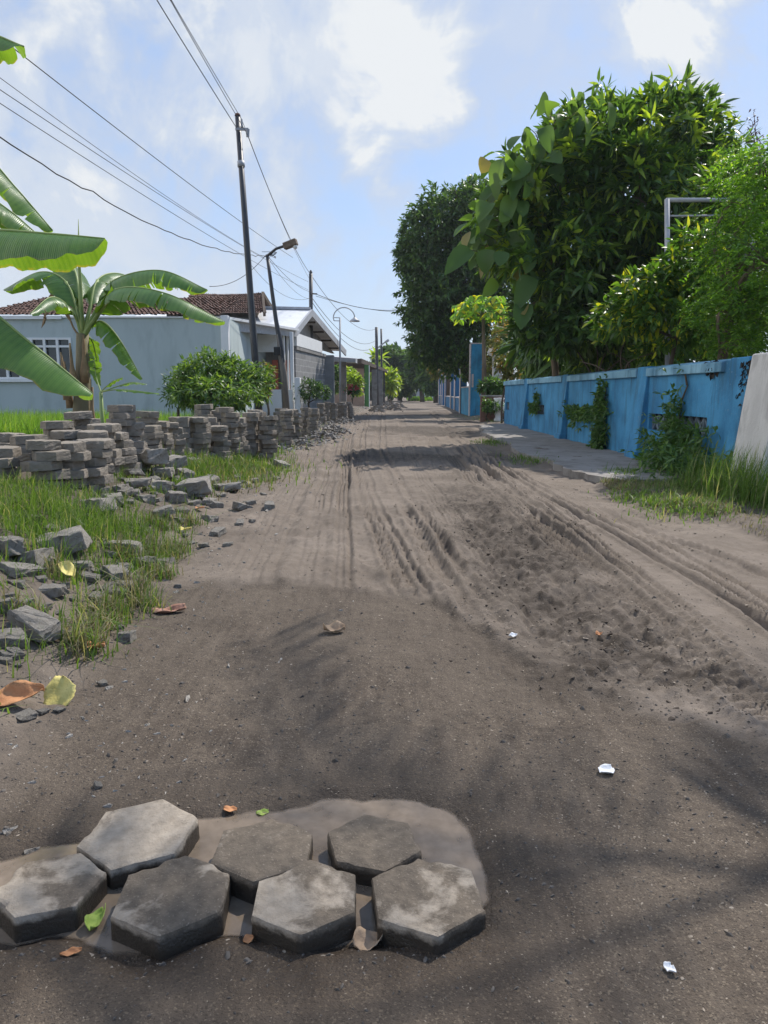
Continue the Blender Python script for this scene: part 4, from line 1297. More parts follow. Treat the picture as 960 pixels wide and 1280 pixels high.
# ------------------------------------------------------------------ fallen leaves and scraps
def litter_mat(name, c1, c2, spots=(.12, .08, .04)):
    return pmat(name, c1, c2, 14, .7, .4, 60, stain=spots, stain_scale=22, stain_lo=.62, stain_hi=.72)


M['lyellow'] = litter_mat('yellow_dead_leaf', (.55, .45, .12), (.70, .60, .22))
M['lorange'] = litter_mat('orange_dead_leaf', (.40, .17, .07), (.55, .28, .13))
M['lpink'] = litter_mat('pinkish_dead_leaf', (.30, .15, .10), (.42, .24, .17))
M['ltan'] = litter_mat('tan_dead_leaf', (.28, .19, .12), (.42, .31, .21))
M['lgreen'] = litter_mat('green_scrap', (.20, .30, .05), (.35, .42, .10))
M['paper'] = pmat('white_scrap', (.70, .70, .70), (.82, .82, .82), 20, .7, .3, 50)


def fallen(px, py, lpx, wpx, yaw, mat, label, curl=.25, seed=1, lift=.008, tilt=4, cat_='leaf', name='fallen_leaf'):
    g = hit(px, py); s = g.y / FPX / math.cos(PITCH) * .9
    L, W = lpx * s, wpx * s
    r_ = np.random.default_rng(seed); n, m = 14, 8; V = []
    for i in range(n + 1):
        u = i / n; w_ = W / 2 * max(.03, math.sin(math.pi * min(1, u * .93 + .03)) ** .7 * (1.1 - .35 * u)) * (1 + .035 * r_.normal())
        for k in range(-m // 2, m // 2 + 1):
            v = k / (m / 2)
            z = curl * W * (v * v * .5 + .25 * math.sin(u * 5 + seed) * v + .5 * (u - .5) ** 2) + min(.005, .035 * L) * math.sin(u * 11 + v * 4 + seed) - (.01 if k == 0 else 0) * W
            V.append(((u - .5) * L, v * w_ + .06 * L * math.sin(u * 3 + seed), z))
    k1 = m + 1
    F = [(i * k1 + k, (i + 1) * k1 + k, (i + 1) * k1 + k + 1, i * k1 + k + 1) for i in range(n) for k in range(m)]
    V = np.array(V); V[:, 2] -= V[:, 2].min()
    o = obj(name, (V, F), M[mat], smooth=True)
    md = o.modifiers.new('thickness', 'SOLIDIFY'); md.thickness = .0012
    o.location = (g.x, g.y, g.z + lift); o.rotation_mode = 'ZYX'; o.rotation_euler = (R(tilt), 0, R(yaw))
    tag(o, label, cat_)
    return o


fallen(74, 880, 56, 50, 100, 'lyellow', 'big round pale yellow leaf on soil at the left roadside', .15, 3, .035, 48)
fallen(22, 884, 76, 40, 8, 'lorange', 'orange-brown curled leaf under the left side of the big yellow leaf', .35, 5, .02, 26)
fallen(86, 738, 40, 20, -40, 'lyellow', 'narrow bright yellow leaf lying on stones in the verge grass', .25, 7, .07, 30)
fallen(120, 819, 26, 22, 20, 'lorange', 'small amber leaf curled at the grass edge by the road', .5, 8, .012)
fallen(212, 766, 46, 26, 30, 'lpink', 'pinkish brown dead leaf at the left edge of the dark road', .35, 9, .002, 8)
fallen(418, 791, 30, 26, -10, 'ltan', 'curled tan dry leaf alone in the middle of the dark road', .5, 11, .008)
fallen(460, 1186, 44, 44, 20, 'ltan', 'crumpled light brown leaf below the gap between two right front pavers', .4, 13, .004)
fallen(288, 1015, 20, 16, 0, 'lorange', 'small reddish leaf floating left of a green scrap in the puddle', .2, 15, .004)
fallen(328, 1014, 18, 16, 15, 'lgreen', 'tiny green leaf floating at the back of the puddle', .2, 16, .004)
fallen(90, 1207, 30, 14, 10, 'lorange', 'thin reddish leaf strip on gritty ground below the far left paver', .4, 17, .002)
fallen(311, 1185, 16, 16, 30, 'lorange', 'small rust coloured leaf bit at the front puddle edge', .3, 18, .004)
fallen(122, 1160, 42, 26, 80, 'lgreen', 'yellow-green plant scrap wedged between two front left pavers', .6, 19, .02)
fallen(232, 670, 16, 14, 30, 'lyellow', 'tiny yellow leaf in the grass near the toe of the heap', .3, 20, .03)
fallen(250, 640, 12, 10, 30, 'lorange', 'tiny pale orange leaf by the rubble heap toe', .3, 21, .02)
fallen(757, 973, 24, 26, 30, 'paper', 'torn white plastic scrap on the dark road at right', .25, 22, .004, cat_='scrap', name='plastic_scrap')
fallen(836, 1223, 14, 22, 40, 'paper', 'small crumpled white scrap nearest the bottom right corner', .3, 23, .004, cat_='scrap', name='plastic_scrap')
fallen(641, 804, 12, 10, 10, 'paper', 'tiny white scrap at the edge of the churned soil', .5, 24, .006, cat_='scrap', name='plastic_scrap')
fallen(748, 806, 9, 10, 10, 'lorange', 'tiny orange bit on the dark churned soil', .5, 25, .03, cat_='scrap', name='orange_scrap')

# ------------------------------------------------------------------ blue wall on the right
def blue_mat(name='blue_wall_paint', c1=(.040, .215, .41), c2=(.065, .28, .50)):
    m, t = new_mat(name)
    tc = t.n('ShaderNodeTexCoord'); v = tc.outputs['Object']
    mp = t.n('ShaderNodeMapping'); t.link(v, mp.inputs[0]); mp.inputs['Scale'].default_value = (1, 1, .16)
    n1 = t.noise(v, 1.7, 6, .6); n2 = t.noise(mp.outputs[0], 6.5, 6, .65); n3 = t.noise(v, 26, 5, .6)
    col = t.mix(t.ramp(n1, [(.32, 0.0), (.62, 1.0)]), (c1[0] * .7, c1[1] * .72, c1[2] * .75), c2)
    col = t.mix(t.ramp(n2, [(.50, 0.0), (.70, .85)]), col, (.035, .11, .17))
    col = t.mix(t.ramp(n2, [(.26, .28), (.4, 0.0)]), col, (.16, .40, .58))
    col = t.mix(t.ramp(n3, [(.62, 0.0), (.72, .7)]), col, (.22, .30, .34))
    b = t.n('ShaderNodeBsdfPrincipled', i_Roughness=.75); t.link(col, b.inputs['Base Color']); b.inputs['Specular IOR Level'].default_value = .3
    bp = t.n('ShaderNodeBump', i_Height=t.math('ADD', n3, t.math('MULTIPLY', n1, .6)), i_Strength=.35, i_Distance=.012); t.link(bp.outputs[0], b.inputs['Normal'])
    out(t, b.outputs[0]); return m


M['blue'] = blue_mat()
M['coping'] = blue_mat('faded_blue_coping', (.16, .36, .50), (.24, .44, .56))
M['whitewash'] = pmat('old_whitewash', (.46, .45, .43), (.62, .61, .585), 3, .9, .5, 30, stain=(.24, .23, .215), stain_scale=3.2, stain_lo=.5, stain_hi=.72, stretch=(1, 1, .4))
M['dark'] = pmat('dark_recess', (.02, .022, .024), (.035, .036, .038), 5, .9, 0)
M['grille'] = pmat('vent_block', (.12, .16, .20), (.2, .25, .30), 9, .9, .3, 40)
M['moss'] = pmat('black_moss', (.018, .016, .014), (.05, .045, .038), 20, 1.0, 1.0, 60)

WX, WY0, WY1, WH = 3.97, 7.95, 24.6, 1.47
root = empty('blue_wall', (WX, 16, 0), 'long low sky-blue plastered wall with sloping buttresses and vent slots beside the apron', 'wall')
vents = [(9.15, 11.15), (14.1, 16.0), (18.5, 20.6), (23.7, 24.35)]
v0, v1 = .56, .80
sh = [box(WX, WX + .16, WY0, WY1, -.2, v0), box(WX, WX + .16, WY0, WY1, v1, WH)]
ycur = WY0
for a, b in vents: sh.append(box(WX, WX + .16, ycur, a, v0, v1)); ycur = b
sh.append(box(WX, WX + .16, ycur, WY1, v0, v1))
obj('wall_panel', join(sh), M['blue'], root)
ca = []
for y0, y1 in ((8.75, 11.25), (11.7, 16.1), (16.6, 20.55), (21.05, 24.6)):
    ca.append(hexa([(WX - .055, y0, WH - .13), (WX + .2, y0, WH - .13), (WX + .2, y1, WH - .13), (WX - .055, y1, WH - .13)], [(WX - .055, y0, WH - .012), (WX + .2, y0, WH + .035), (WX + .2, y1, WH + .035), (WX - .055, y1, WH - .012)]))
obj('coping', join(ca), M['coping'], root, bevel=.008)
for yc in (11.45, 16.33, 20.78, 8.35):
    w_ = .22
    b0 = .17 if yc > 9 else .05
    b = [(WX - b0, yc - w_, -.1), (WX - .002, yc - w_, -.1), (WX - .002, yc + w_, -.1), (WX - b0, yc + w_, -.1)]
    tq = [(WX - .03, yc - w_, WH + .02), (WX + .1, yc - w_, WH + .02), (WX + .1, yc + w_, WH + .02), (WX - .03, yc + w_, WH + .02)]
    bt = obj('buttress', hexa(b, tq), M['blue'], root, bevel=.012)
    if yc > 9: obj('plinth', hexa([(WX - .20, yc - w_ - .02, -.1), (WX - .01, yc - w_ - .02, -.1), (WX - .01, yc + w_ + .02, -.1), (WX - .20, yc + w_ + .02, -.1)],
                                  [(WX - .165, yc - w_ - .012, .22), (WX - .01, yc - w_ - .012, .22), (WX - .01, yc + w_ + .012, .22), (WX - .165, yc + w_ + .012, .22)]), M['blue'], bt, bevel=.01)
for a, b in vents:
    g = obj('vent', box(WX + .10, WX + .13, a, b, v0, v1), M['dark'], root)  # near-black sheet closing each slot, standing in for the shade behind
    bars = []
    k = max(2, int((b - a) / .22))
    for i in range(k + 1):
        y = a + (b - a) * i / k
        if i < k:
            ym = y + (b - a) / k
            bars.append(bar((WX + .07, y, v0), (WX + .07, ym, v1), .03, .02)); bars.append(bar((WX + .075, y, v1), (WX + .075, ym, v0), .03, .02))
        bars.append(box(WX + .05, WX + .085, y - .012, y + .012, v0, v1))
    obj('grille', join(bars), M['grille'], g)
# moss clinging to the top of the wall at the near end
r_ = np.random.default_rng(33)
def moss_patch(y, z, sy, sz, n):
    p = np.stack([np.full(n, WX - .005), y + r_.normal(size=n) * sy, z - np.abs(r_.normal(size=n)) * sz], -1)
    return p
mp_ = np.vstack([moss_patch(8.2, WH, .07, .22, 260), moss_patch(8.06, WH, .05, .33, 260), moss_patch(9.05, WH, .12, .06, 160)])
ls = leaves(mp_, np.tile([-.25, 0, -1.0], (len(mp_), 1)) + r_.normal(size=(len(mp_), 3)) * .5, .07, .045, r_)
obj('moss', (ls[0], [ls[1]]), M['moss'], root, faces=True)
# whitewashed pier nearest the camera
root = empty('white_pier', (4.0, 7.4, 0), 'stained whitewashed concrete pier with tapering sides at the near end of the blue wall', 'pier')
obj('pier_body', hexa([(3.66, 7.22, -.1), (4.6, 7.22, -.1), (4.6, 7.90, -.1), (3.66, 7.90, -.1)], [(3.84, 7.26, 1.50), (4.6, 7.26, 1.50), (4.6, 7.88, 1.50), (3.84, 7.88, 1.50)]), M['whitewash'], root, bevel=.02)

# creepers on the wall
def creeper(label, spots, L, W, seed, mat='leaf_bush', stems=()):
    r_ = np.random.default_rng(seed)
    pts = np.vstack([np.stack([np.full(n, WX - .05) - np.abs(r_.normal(size=n)) * dx, y + r_.normal(size=n) * sy, z + r_.normal(size=n) * sz], -1) for (y, z, sy, sz, dx, n) in spots])
    pts[:, 2] = np.maximum(pts[:, 2], .08)
    o_ = np.tile([-1.0, -.3, .3], (len(pts), 1))
    root = empty('creeper', (WX - .1, spots[0][0], .1), label, 'creeper')
    crown('foliage', [rosettes(pts, o_, 5, L, W, r_, .9, .2, .05)], M[mat], root)
    sh = [tube([(WX - .03, a[0], a[1]) , (WX - .035, (a[0] + b[0]) / 2 + .03, (a[1] + b[1]) / 2), (WX - .02, b[0], b[1])], [.016, .013, .009], 6) for a, b in stems]
    if sh: obj('vine_stem', join(sh), M['darkbark'], root, smooth=True)


creeper('large leafy weed clump climbing over the vent nearest the white pier', [(9.75, .32, .26, .17, .20, 260), (9.2, .26, .26, .15, .28, 220), (9.98, .72, .12, .2, .08, 90), (9.5, .62, .3, .05, .08, 50), (8.7, .22, .3, .12, .3, 150)], .10, .032, 51,
        stems=[((9.95, .1), (9.95, .8)), ((9.95, .8), (9.75, 1.2)), ((9.75, 1.2), (9.82, 1.46)), ((9.4, .1), (9.5, .7))])
creeper('creeper hanging beside the second vent next to a buttress', [(13.35, .6, .14, .30, .06, 170), (13.3, .25, .1, .14, .08, 90), (14.2, .72, .5, .07, .05, 110), (15.2, .66, .4, .1, .05, 80), (13.4, 1.0, .08, .16, .05, 60)], .10, .04, 52,
        stems=[((13.3, .1), (13.35, 1.2))])
creeper('small creeper tuft growing out of the far vent', [(19.2, .72, .3, .08, .04, 70), (19.0, .95, .1, .1, .03, 25)], .10, .04, 53)
creeper('little weed at the foot of the nearest sloping buttress', [(11.0, .14, .12, .07, .06, 34)], .10, .03, 54, 'leaf_fern')

# ------------------------------------------------------------------ blue gate pillars
M['pinktrim'] = pmat('peeling_pale_edge', (.42, .36, .35), (.60, .56, .54), 9, .9, .4, 40, stain=(.22, .18, .16), stain_scale=8)
M['brown'] = pmat('dark_brown_door', (.05, .032, .022), (.09, .06, .04), 6, .6, .2, 30, stretch=(1, 1, .2))
M['deepblue'] = blue_mat('deep_blue_paint', (.020, .115, .26), (.03, .16, .33))
M['brightblue'] = blue_mat('bright_blue_paint', (.03, .24, .42), (.05, .31, .51))
PIL = [  # left x, top y, base y, right x, label
    (587.5, 430, 521, 602, 'tall bright blue pillar slab nearest the camera, with a peeling pale edge'),
    (575.5, 438, 517, 583, 'second tall blue pillar, just behind the bright blue slab'),
    (568.5, 448, 513, 575, 'third blue pillar from the bright blue slab'),
    (563.5, 449, 511, 568, 'fourth blue pillar, right of the dark brown door'),
    (556.5, 456, 508, 561, 'pale framed pillar left of the dark brown door'),
    (553.0, 459, 507, 556, 'slim blue pillar just beyond the dark brown door'),
    (550.8, 460, 506, 553, 'second slim blue pillar beyond the dark brown door'),
    (548.6, 462, 505, 551, 'farthest slim blue pillar, end of the row'),
]
prev = None
for i, (xl, yt, yb, xr, lab) in enumerate(PIL):
    D = G(xl, yb).y
    a = P(xl, yb, D); b = P(xr, yb, D); zt = P(xl, yt, D).z
    th = .30 if i == 0 else .35
    root = empty('gate_pillar', (a.x, D, 0), lab, 'pillar', 'blue pillars of the gate wall')
    wdt = max(b.x - a.x, .32)
    obj('pillar_slab', box(a.x, a.x + wdt, D, D + th, -.2, zt), M['brightblue' if i == 0 else 'deepblue'], root, bevel=.01)
    tw = .05
    obj('edge_trim', join([box(a.x - tw, a.x - .003, D - .02, D + th, -.2, zt + .02), box(a.x - .002, a.x + wdt + .02, D - .02, D + th, zt + .003, zt + .05)]), M['pinktrim'], root)
    if i == 0:
        obj('switch_box', box(a.x + .04, a.x + .13, D - .05, D - .003, 1.35, 1.95), M['pinktrim'], root, bevel=.01)
        obj('edge_strip', box(a.x + wdt + .003, a.x + wdt + .05, D - .015, D + .1, .8, zt), M['pinktrim'], root)
    if prev and i not in (5,):
        px_, pD, pt_ = prev
        hgt = 1.35 if i == 1 else .8
        lw = empty('low_wall', (px_ + .1, (pD + D) / 2, 0), ['low blue wall panel between the bright blue slab and the second pillar', 'low blue wall panel between second and third pillar', 'low blue wall panel between third and fourth pillar', 'low blue wall panel by the brown door', '', 'low blue panel behind the slim pillars', 'last low blue panel at the row end'][i - 1], 'wall', 'low panels between the blue pillars')
        obj('wall_panel', hexa([(px_ + .03, pD + .31, -.2), (px_ + .2, pD + .31, -.2), (a.x + .2, D - .03, -.2), (a.x + .03, D - .03, -.2)], [(px_ + .03, pD + .31, hgt), (px_ + .2, pD + .31, hgt), (a.x + .2, D - .03, hgt), (a.x + .03, D - .03, hgt)]), M['brightblue' if i == 1 else 'deepblue'], lw)
        obj('wall_cap', hexa([(px_, pD + .31, hgt + .002), (px_ + .23, pD + .31, hgt + .002), (a.x + .23, D - .03, hgt + .002), (a.x, D - .03, hgt + .002)], [(px_, pD + .31, hgt + .06), (px_ + .23, pD + .31, hgt + .06), (a.x + .23, D - .03, hgt + .06), (a.x, D - .03, hgt + .06)]), M['pinktrim'], lw)
    prev = (a.x, D, zt)
D = G(557, 508.3).y; a = P(557.2, 508, D); b = P(562.5, 508, D)
root = empty('brown_door', (a.x, D + .05, 0), 'dark brown door leaf standing open between two blue pillars', 'door')
obj('door_leaf', box(a.x + .05, b.x + .15, D + .36, D + .42, 0, P(557, 458, D).z), M['brown'], root)

# garden kerb wall, urn and ornaments in the gap
M['redbrick'] = pmat('old_red_brick', (.15, .075, .055), (.26, .15, .115), 7, .9, .6, 30, stain=(.09, .08, .07))
D = 27.5
a = P(601, 512, D); b = P(632, 512, D)
root = empty('planter_wall', (a.x, D, 0), 'low old brick planter wall in the gap between the blue pillar and blue wall', 'wall')
obj('brick_body', box(a.x, b.x + .5, D, D + .25, -.1, P(610, 496, D).z), M['redbrick'], root, bevel=.015)
obj('wall_cap', box(a.x - .03, b.x + .5, D - .03, D + .28, P(610, 496, D).z + .002, P(610, 494, D).z), M['concrete'], root, bevel=.01)


def lathe(prof, c, n=14):
    V, F = [], []
    for r, z in prof:
        for k in range(n): V.append((c[0] + r * math.cos(2 * math.pi * k / n), c[1] + r * math.sin(2 * math.pi * k / n), c[2] + z))
    for i in range(len(prof) - 1):
        for k in range(n): F.append((i * n + k, i * n + (k + 1) % n, (i + 1) * n + (k + 1) % n, (i + 1) * n + k))
    F.append(tuple(range(n))[::-1]); F.append(tuple((len(prof) - 1) * n + k for k in range(n)))
    return np.array(V), F


u_ = P(623.5, 511, 27.2); u_.z = 0.06
tag(obj('garden_urn', lathe([(.16, 0), (.18, .08), (.12, .16), (.16, .3), (.24, .5), (.22, .66), (.15, .74), (.2, .84), (.19, .86)], u_), M['white'], smooth=True), 'pale urn standing before the low brick planter wall', 'urn')
q = P(616.5, 446, 29.5)
sh = [lathe([(.03, -.3), (.05, 0), (.20, .08), (.25, .16), (.19, .27), (.08, .34), (.02, .36)], q, 12), tube([(q.x, q.y, 0), (q.x, q.y, q.z)], .025, 6)]
tag(obj('garden_ornament', join(sh), M['whitewash'], smooth=True), 'round white garden ornament on a thin post among the garden plants', 'ornament')
q = P(621.5, 474, 29.0)
tag(obj('garden_lantern', join([box(q.x - .17, q.x + .17, q.y - .15, q.y + .15, q.z, q.z + .42), prism([(q.x - .2, q.y - .2), (q.x + .2, q.y - .2), (q.x + .2, q.y + .2), (q.x - .2, q.y + .2)], q.z + .425, q.z + .47), box(q.x - .05, q.x + .05, q.y - .05, q.y + .05, 0, q.z - .002)]), M['whitewash'], bevel=.02), 'boxy white garden lantern below the round white ornament', 'lantern')
q = P(606.5, 457, 35.5)
pts = [(q.x - .28 + .07 * k, q.y + .05 * math.sin(k * 1.9)) for k in range(9)]
V = [(x, y, z) for z in (q.z - .85, q.z - .3, q.z + .35) for x, y in pts]; F = [(j * 9 + k, j * 9 + k + 1, (j + 1) * 9 + k + 1, (j + 1) * 9 + k) for j in range(2) for k in range(8)]
o = obj('hanging_cloth', (np.array(V), F), pmat('dark_cloth', (.02, .025, .035), (.035, .04, .055), 6, .9, .2, 60)); md = o.modifiers.new('thickness', 'SOLIDIFY'); md.thickness = .01
tag(o, 'dark cloth hung out behind the bright blue pillar', 'cloth')
tag(obj('washing_line', tube([(q.x - .5, q.y, q.z + .36), (q.x + 2.0, q.y + .1, q.z + .30)], .008, 5), M['cable']), 'thin line carrying the dark cloth behind the bright blue pillar', 'line')

# ------------------------------------------------------------------ houses on the left
M['housewall'] = pmat('blue_grey_wall_paint', (.41, .475, .47), (.45, .515, .51), 1.2, .8, .1, 30, stain=(.31, .36, .36), stain_lo=.5, stain_hi=.8, stretch=(1, 1, .35))
M['tile'] = pmat('clay_roof_tile', (.085, .050, .040), (.20, .115, .090), 9, .9, .6, 20, stain=(.05, .036, .032), stain_scale=5, stain_lo=.45, stain_hi=.65)
M['glass'] = None
def glass_mat():
    m, t = new_mat('window_glass')
    b = t.n('ShaderNodeBsdfPrincipled', i_Roughness=.08); b.inputs['Base Color'].default_value = (.02, .027, .032, 1); b.inputs['Specular IOR Level'].default_value = .7
    out(t, b.outputs[0]); return m
M['glass'] = glass_mat()
M['timber'] = pmat('dark_timber', (.06, .045, .035), (.11, .085, .065), 6, .9, .4, 30)
M['whiteroof'] = pmat('pale_metal_roof', (.62, .63, .64), (.74, .75, .75), 2, .45, .15, 20, stain=(.48, .48, .47))
M['block'] = None
def block_mat():
    m, t = new_mat('grey_block_wall')
    tc = t.n('ShaderNodeTexCoord'); v = tc.outputs['Object']
    sp = t.n('ShaderNodeSeparateXYZ', i_0=v); cb = t.n('ShaderNodeCombineXYZ'); t.link(sp.outputs[1], cb.inputs[0]); t.link(sp.outputs[2], cb.inputs[1])
    br = t.n('ShaderNodeTexBrick', i_Scale=1.0); t.link(cb.outputs[0], br.inputs['Vector'])
    for k, vv in (('Color1', (.18, .18, .178, 1)), ('Color2', (.25, .25, .247, 1)), ('Mortar', (.34, .34, .33, 1)), ('Brick Width', 1.0), ('Row Height', .24), ('Mortar Size', .02)): br.inputs[k].default_value = vv
    n = t.noise(v, 5, 6, .6)
    col = t.mix(t.ramp(n, [(.4, 0.0), (.7, .6)]), br.outputs[0], (.15, .15, .15))
    b = t.n('ShaderNodeBsdfPrincipled', i_Roughness=.9); t.link(col, b.inputs['Base Color'])
    bp = t.n('ShaderNodeBump', i_Height=br.outputs['Fac'], i_Strength=.4, i_Distance=.02, invert=True); t.link(bp.outputs[0], b.inputs['Normal'])
    out(t, b.outputs[0]); return m
M['block'] = block_mat()


def tile_roof(p00, p10, p01, p11, nu, nv, th=.05, seed=1):
    "tiled slope: p00->p10 along the eave, p01->p11 along the ridge"
    r_ = np.random.default_rng(seed)
    p00, p10, p01, p11 = (np.array(p, float) for p in (p00, p10, p01, p11))
    nrm = np.cross(p10 - p00, p01 - p00); nrm /= np.linalg.norm(nrm); nrm = nrm if nrm[2] > 0 else -nrm
    us = np.linspace(0, 1, nu * 4 + 1); V = []; rows = 0
    sag = lambda u, v: -.05 * math.sin(math.pi * u) * v
    for i in range(nv):
        for v_, hgt in ((i / nv, th), ((i + 1.15) / nv, .0)):
            v_ = min(v_, 1)
            for k, u in enumerate(us):
                p = (p00 * (1 - u) + p10 * u) * (1 - v_) + (p01 * (1 - u) + p11 * u) * v_
                c = .022 * math.sin(k * math.pi / 2) + .012 * r_.normal()
                V.append(p + nrm * (hgt + c) + np.array([0, 0, sag(u, v_)]))
            rows += 1
    n = len(us); F = []
    for i in range(nv):
        b = 2 * i * n
        F += [(b + k, b + k + 1, b + n + k + 1, b + n + k) for k in range(n - 1)]
        if i: F += [(b - n + k, b - n + k + 1, b + k + 1, b + k) for k in range(n - 1)]
    return np.array(V), F


# blue-grey house behind the rice
HD = 22.0
xr = P(283, 396, HD).x; ze = P(150, 397, HD).z
root = empty('blue_grey_house', (xr - 4, HD, 0), 'long blue-grey rendered house with white trim and tiled roof behind the banana plant', 'house')
wx0, wx1, wz0, wz1 = P(-40, 450, HD).x, P(89, 450, HD).x, P(40, 474, HD).z, P(40, 422, HD).z
xl = -17.0
obj('wall', join([box(xl, wx0, HD, HD + 7.5, 0, ze), box(wx1, xr - .02, HD, HD + 7.5, 0, ze), box(wx0, wx1, HD, HD + 7.5, 0, wz0), box(wx0, wx1, HD, HD + 7.5, wz1, ze), box(wx0, wx1, HD + .3, HD + 7.5, wz0, wz1)]), M['housewall'], root)
obj('corner_pilaster', box(xr - .17, xr + .05, HD - .06, HD + .2, 0, ze + .06), M['white'], root, bevel=.01)
obj('fascia', join([box(xl, P(78, 397, HD).x, HD - .09, HD - .002, ze - .05, ze + .04), box(P(78, 397, HD).x, xr - .2, HD - .05, HD - .002, ze - .012, ze + .03)]), M['white'], root)
wf = []
fz = P(40, 433, HD).z
for x in np.linspace(wx0, wx1, 9): wf.append(box(x - .035, x + .035, HD - .02, HD + .06, wz0, wz1))
for a, b in zip(np.linspace(wx0, wx1, 9)[:-1], np.linspace(wx0, wx1, 9)[1:]):
    for z in (wz0 + .03, fz, wz1 - .03): wf.append(box(a + .036, b - .036, HD - .015, HD + .055, z - .03, z + .03))
win = obj('window', join(wf), M['white'], root)
obj('pane', box(wx0 + .01, wx1 - .01, HD + .08, HD + .10, wz0 + .01, wz1 - .01), M['glass'], win)
obj('sill', box(wx0 - .08, wx1 + .08, HD - .1, HD - .003, wz0 - .08, wz0 - .005), M['white'], win)
rl = P(70, 372, HD + 3.2)
rd = HD + 3.2
vx = P(22, 380, HD + 2.4).x
rf = obj('roof', tile_roof((vx - .1, HD - .12, ze + .05), (xr - .15, HD - .12, ze + .05), (vx + .6, rd, P(75, 373, rd).z), (xr - .15, rd, P(250, 371, rd).z), 60, 14, seed=3), M['tile'], root)
obj('side_roof', join([tile_roof((xl, HD - .12, ze + .05), (vx + .05, HD - .12, ze + .05), (xl, HD + 3.6, P(-30, 360, HD + 3.6).z), (P(-12, 365, HD + 3.6).x, HD + 3.6, P(-12, 358, HD + 3.6).z), 40, 14, seed=4)]), M['tile'], root)
0 and obj('valley_gutter', tube([(vx, HD - .1, ze + .12), (vx + .3, HD + 1.6, P(14, 382, HD + 1.6).z), (vx - .2, HD + 3.4, P(5, 370, HD + 3.4).z)], .09, 6), pmat('mortar_ridge', (.30, .19, .17), (.42, .28, .25), 6, .9, .4, 20), root, smooth=True)
# rear tiled house with its gable end to the road
g0, g1, gp = P(330, 392, 30), P(304, 392, 34), P(309, 367, 30)
root = empty('rear_tiled_house', (g0.x - 2, 31, 0), 'older house behind with dark tiled roof and timber gable rising over the porch', 'house')
lx = P(225, 372, 30).x
obj('wall', box(lx, g0.x - .5, 30.4, 34, 0, P(300, 394, 30).z - .1), M['concrete'], root)
yr = 31.8; zr = P(309, 366.5, yr).z; zE = P(300, 393, 29.6).z
obj('roof', join([tile_roof((lx, 29.4, zE), (g0.x + .2, 29.4, zE), (lx, yr, zr), (g0.x - .35, yr, zr + .02), 34, 10, seed=6), tile_roof((lx, 34.6, zE), (g0.x + .2, 34.6, zE), (lx, yr, zr), (g0.x - .35, yr, zr + .02), 34, 10, seed=8)]), M['tile'], root)
obj('gable', (np.array([(g0.x - .3, 29.7, zE - .05), (g0.x - .3, 34.3, zE - .05), (g0.x - .45, yr, zr - .1), (g0.x - .55, 29.7, zE - .05), (g0.x - .55, 34.3, zE - .05), (g0.x - .7, yr, zr - .1)]), [(0, 1, 2), (5, 4, 3), (0, 3, 4, 1), (1, 4, 5, 2), (2, 5, 3, 0)]), M['timber'], root)
obj('bargeboard', join([bar((g0.x + .12, 29.35, zE - .02), (g0.x - .32, yr, zr - .01), .1, .16), bar((g0.x + .12, 34.6, zE - .02), (g0.x - .32, yr, zr - .01), .1, .16)]), M['timber'], root)

# porch of the blue-grey house with its pale awning
pa, pb = P(284, 404, 23.4), P(371, 414, 28.3)
root = empty('house_porch', (-3.9, 26, 0), 'white porch with slanting awning, slim white columns and red doors beside the blue-grey house', 'porch')
obj('awning', hexa([(pa.x, pa.y, pa.z - .22), (pb.x, pb.y, pb.z - .20), (pb.x - 2.2, pb.y + 1.2, pb.z + .05), (pa.x - 2.2, pa.y + 1.2, pa.z + .05)], [(pa.x, pa.y, pa.z + .12), (pb.x, pb.y, pb.z + .02), (pb.x - 2.2, pb.y + 1.2, pb.z + .5), (pa.x - 2.2, pa.y + 1.2, pa.z + .5)]), pmat('awning_sheet', (.34, .34, .345), (.50, .50, .50), 12, .6, .3, 12, stretch=(4, 1, 1)), root)
obj('gutter', bar((pa.x + .05, pa.y - .1, pa.z + .14), (pb.x + .05, pb.y - .1, pb.z + .04), .12, .08), M['white'], root)
wa, wb = P(283, 418, 27.5), P(346, 440, 27.5)
obj('upper_panel', join([box(wa.x, wa.x + (wb.x - wa.x) * .37 - .012, 27.5, 27.65, wb.z, wa.z), box(wa.x + (wb.x - wa.x) * .37 + .012, wb.x, 27.5, 27.65, wb.z, wa.z)]), M['white'], root)
wc = P(372, 440, 29.2)
obj('back_wall', box(wa.x, wc.x - .05, 29.2, 29.4, 0, 3.3), M['concrete'], root)
for i, (px, D) in enumerate(((356, 27.6), (360.7, 28.2), (365.6, 27.2))):
    q = P(px, 490, D); zt = P(px, 415, D).z
    obj('column', box(q.x - (.035 if i < 2 else .06), q.x + (.035 if i < 2 else .06), q.y - .08, q.y + .08, 0, zt), M['white'], root, bevel=.01)
ra, rb = P(349, 450, 28.6), P(363.5, 488, 28.6)
M['reddoor'] = pmat('red_brown_door', (.34, .075, .045), (.45, .12, .07), 6, .6, .2, 30)
obj('door', box(ra.x + .22, rb.x + .05, 28.55, 28.65, rb.z, ra.z), M['reddoor'], root, bevel=.01)
dd = P(344.5, 470, 28.6)
obj('door', box(dd.x - .12, dd.x + .10, 28.55, 28.65, rb.z, ra.z), M['reddoor'], root, bevel=.01)
sa, sb = P(320, 489, 26.5), P(392, 500, 26.5)
obj('parapet', box(P(318, 489, 26.6).x, P(366, 489, 26.6).x, 26.6, 26.75, 0, P(330, 487, 26.6).z), M['white'], root, bevel=.01)
pq = P(367.5, 460, 26.3); pr = P(374.5, 460, 26.3)
obj('gate_post', box(pq.x, pr.x, 26.3, 26.7, 0, P(390, 472, 26.3).z), M['white'], root, bevel=.015)

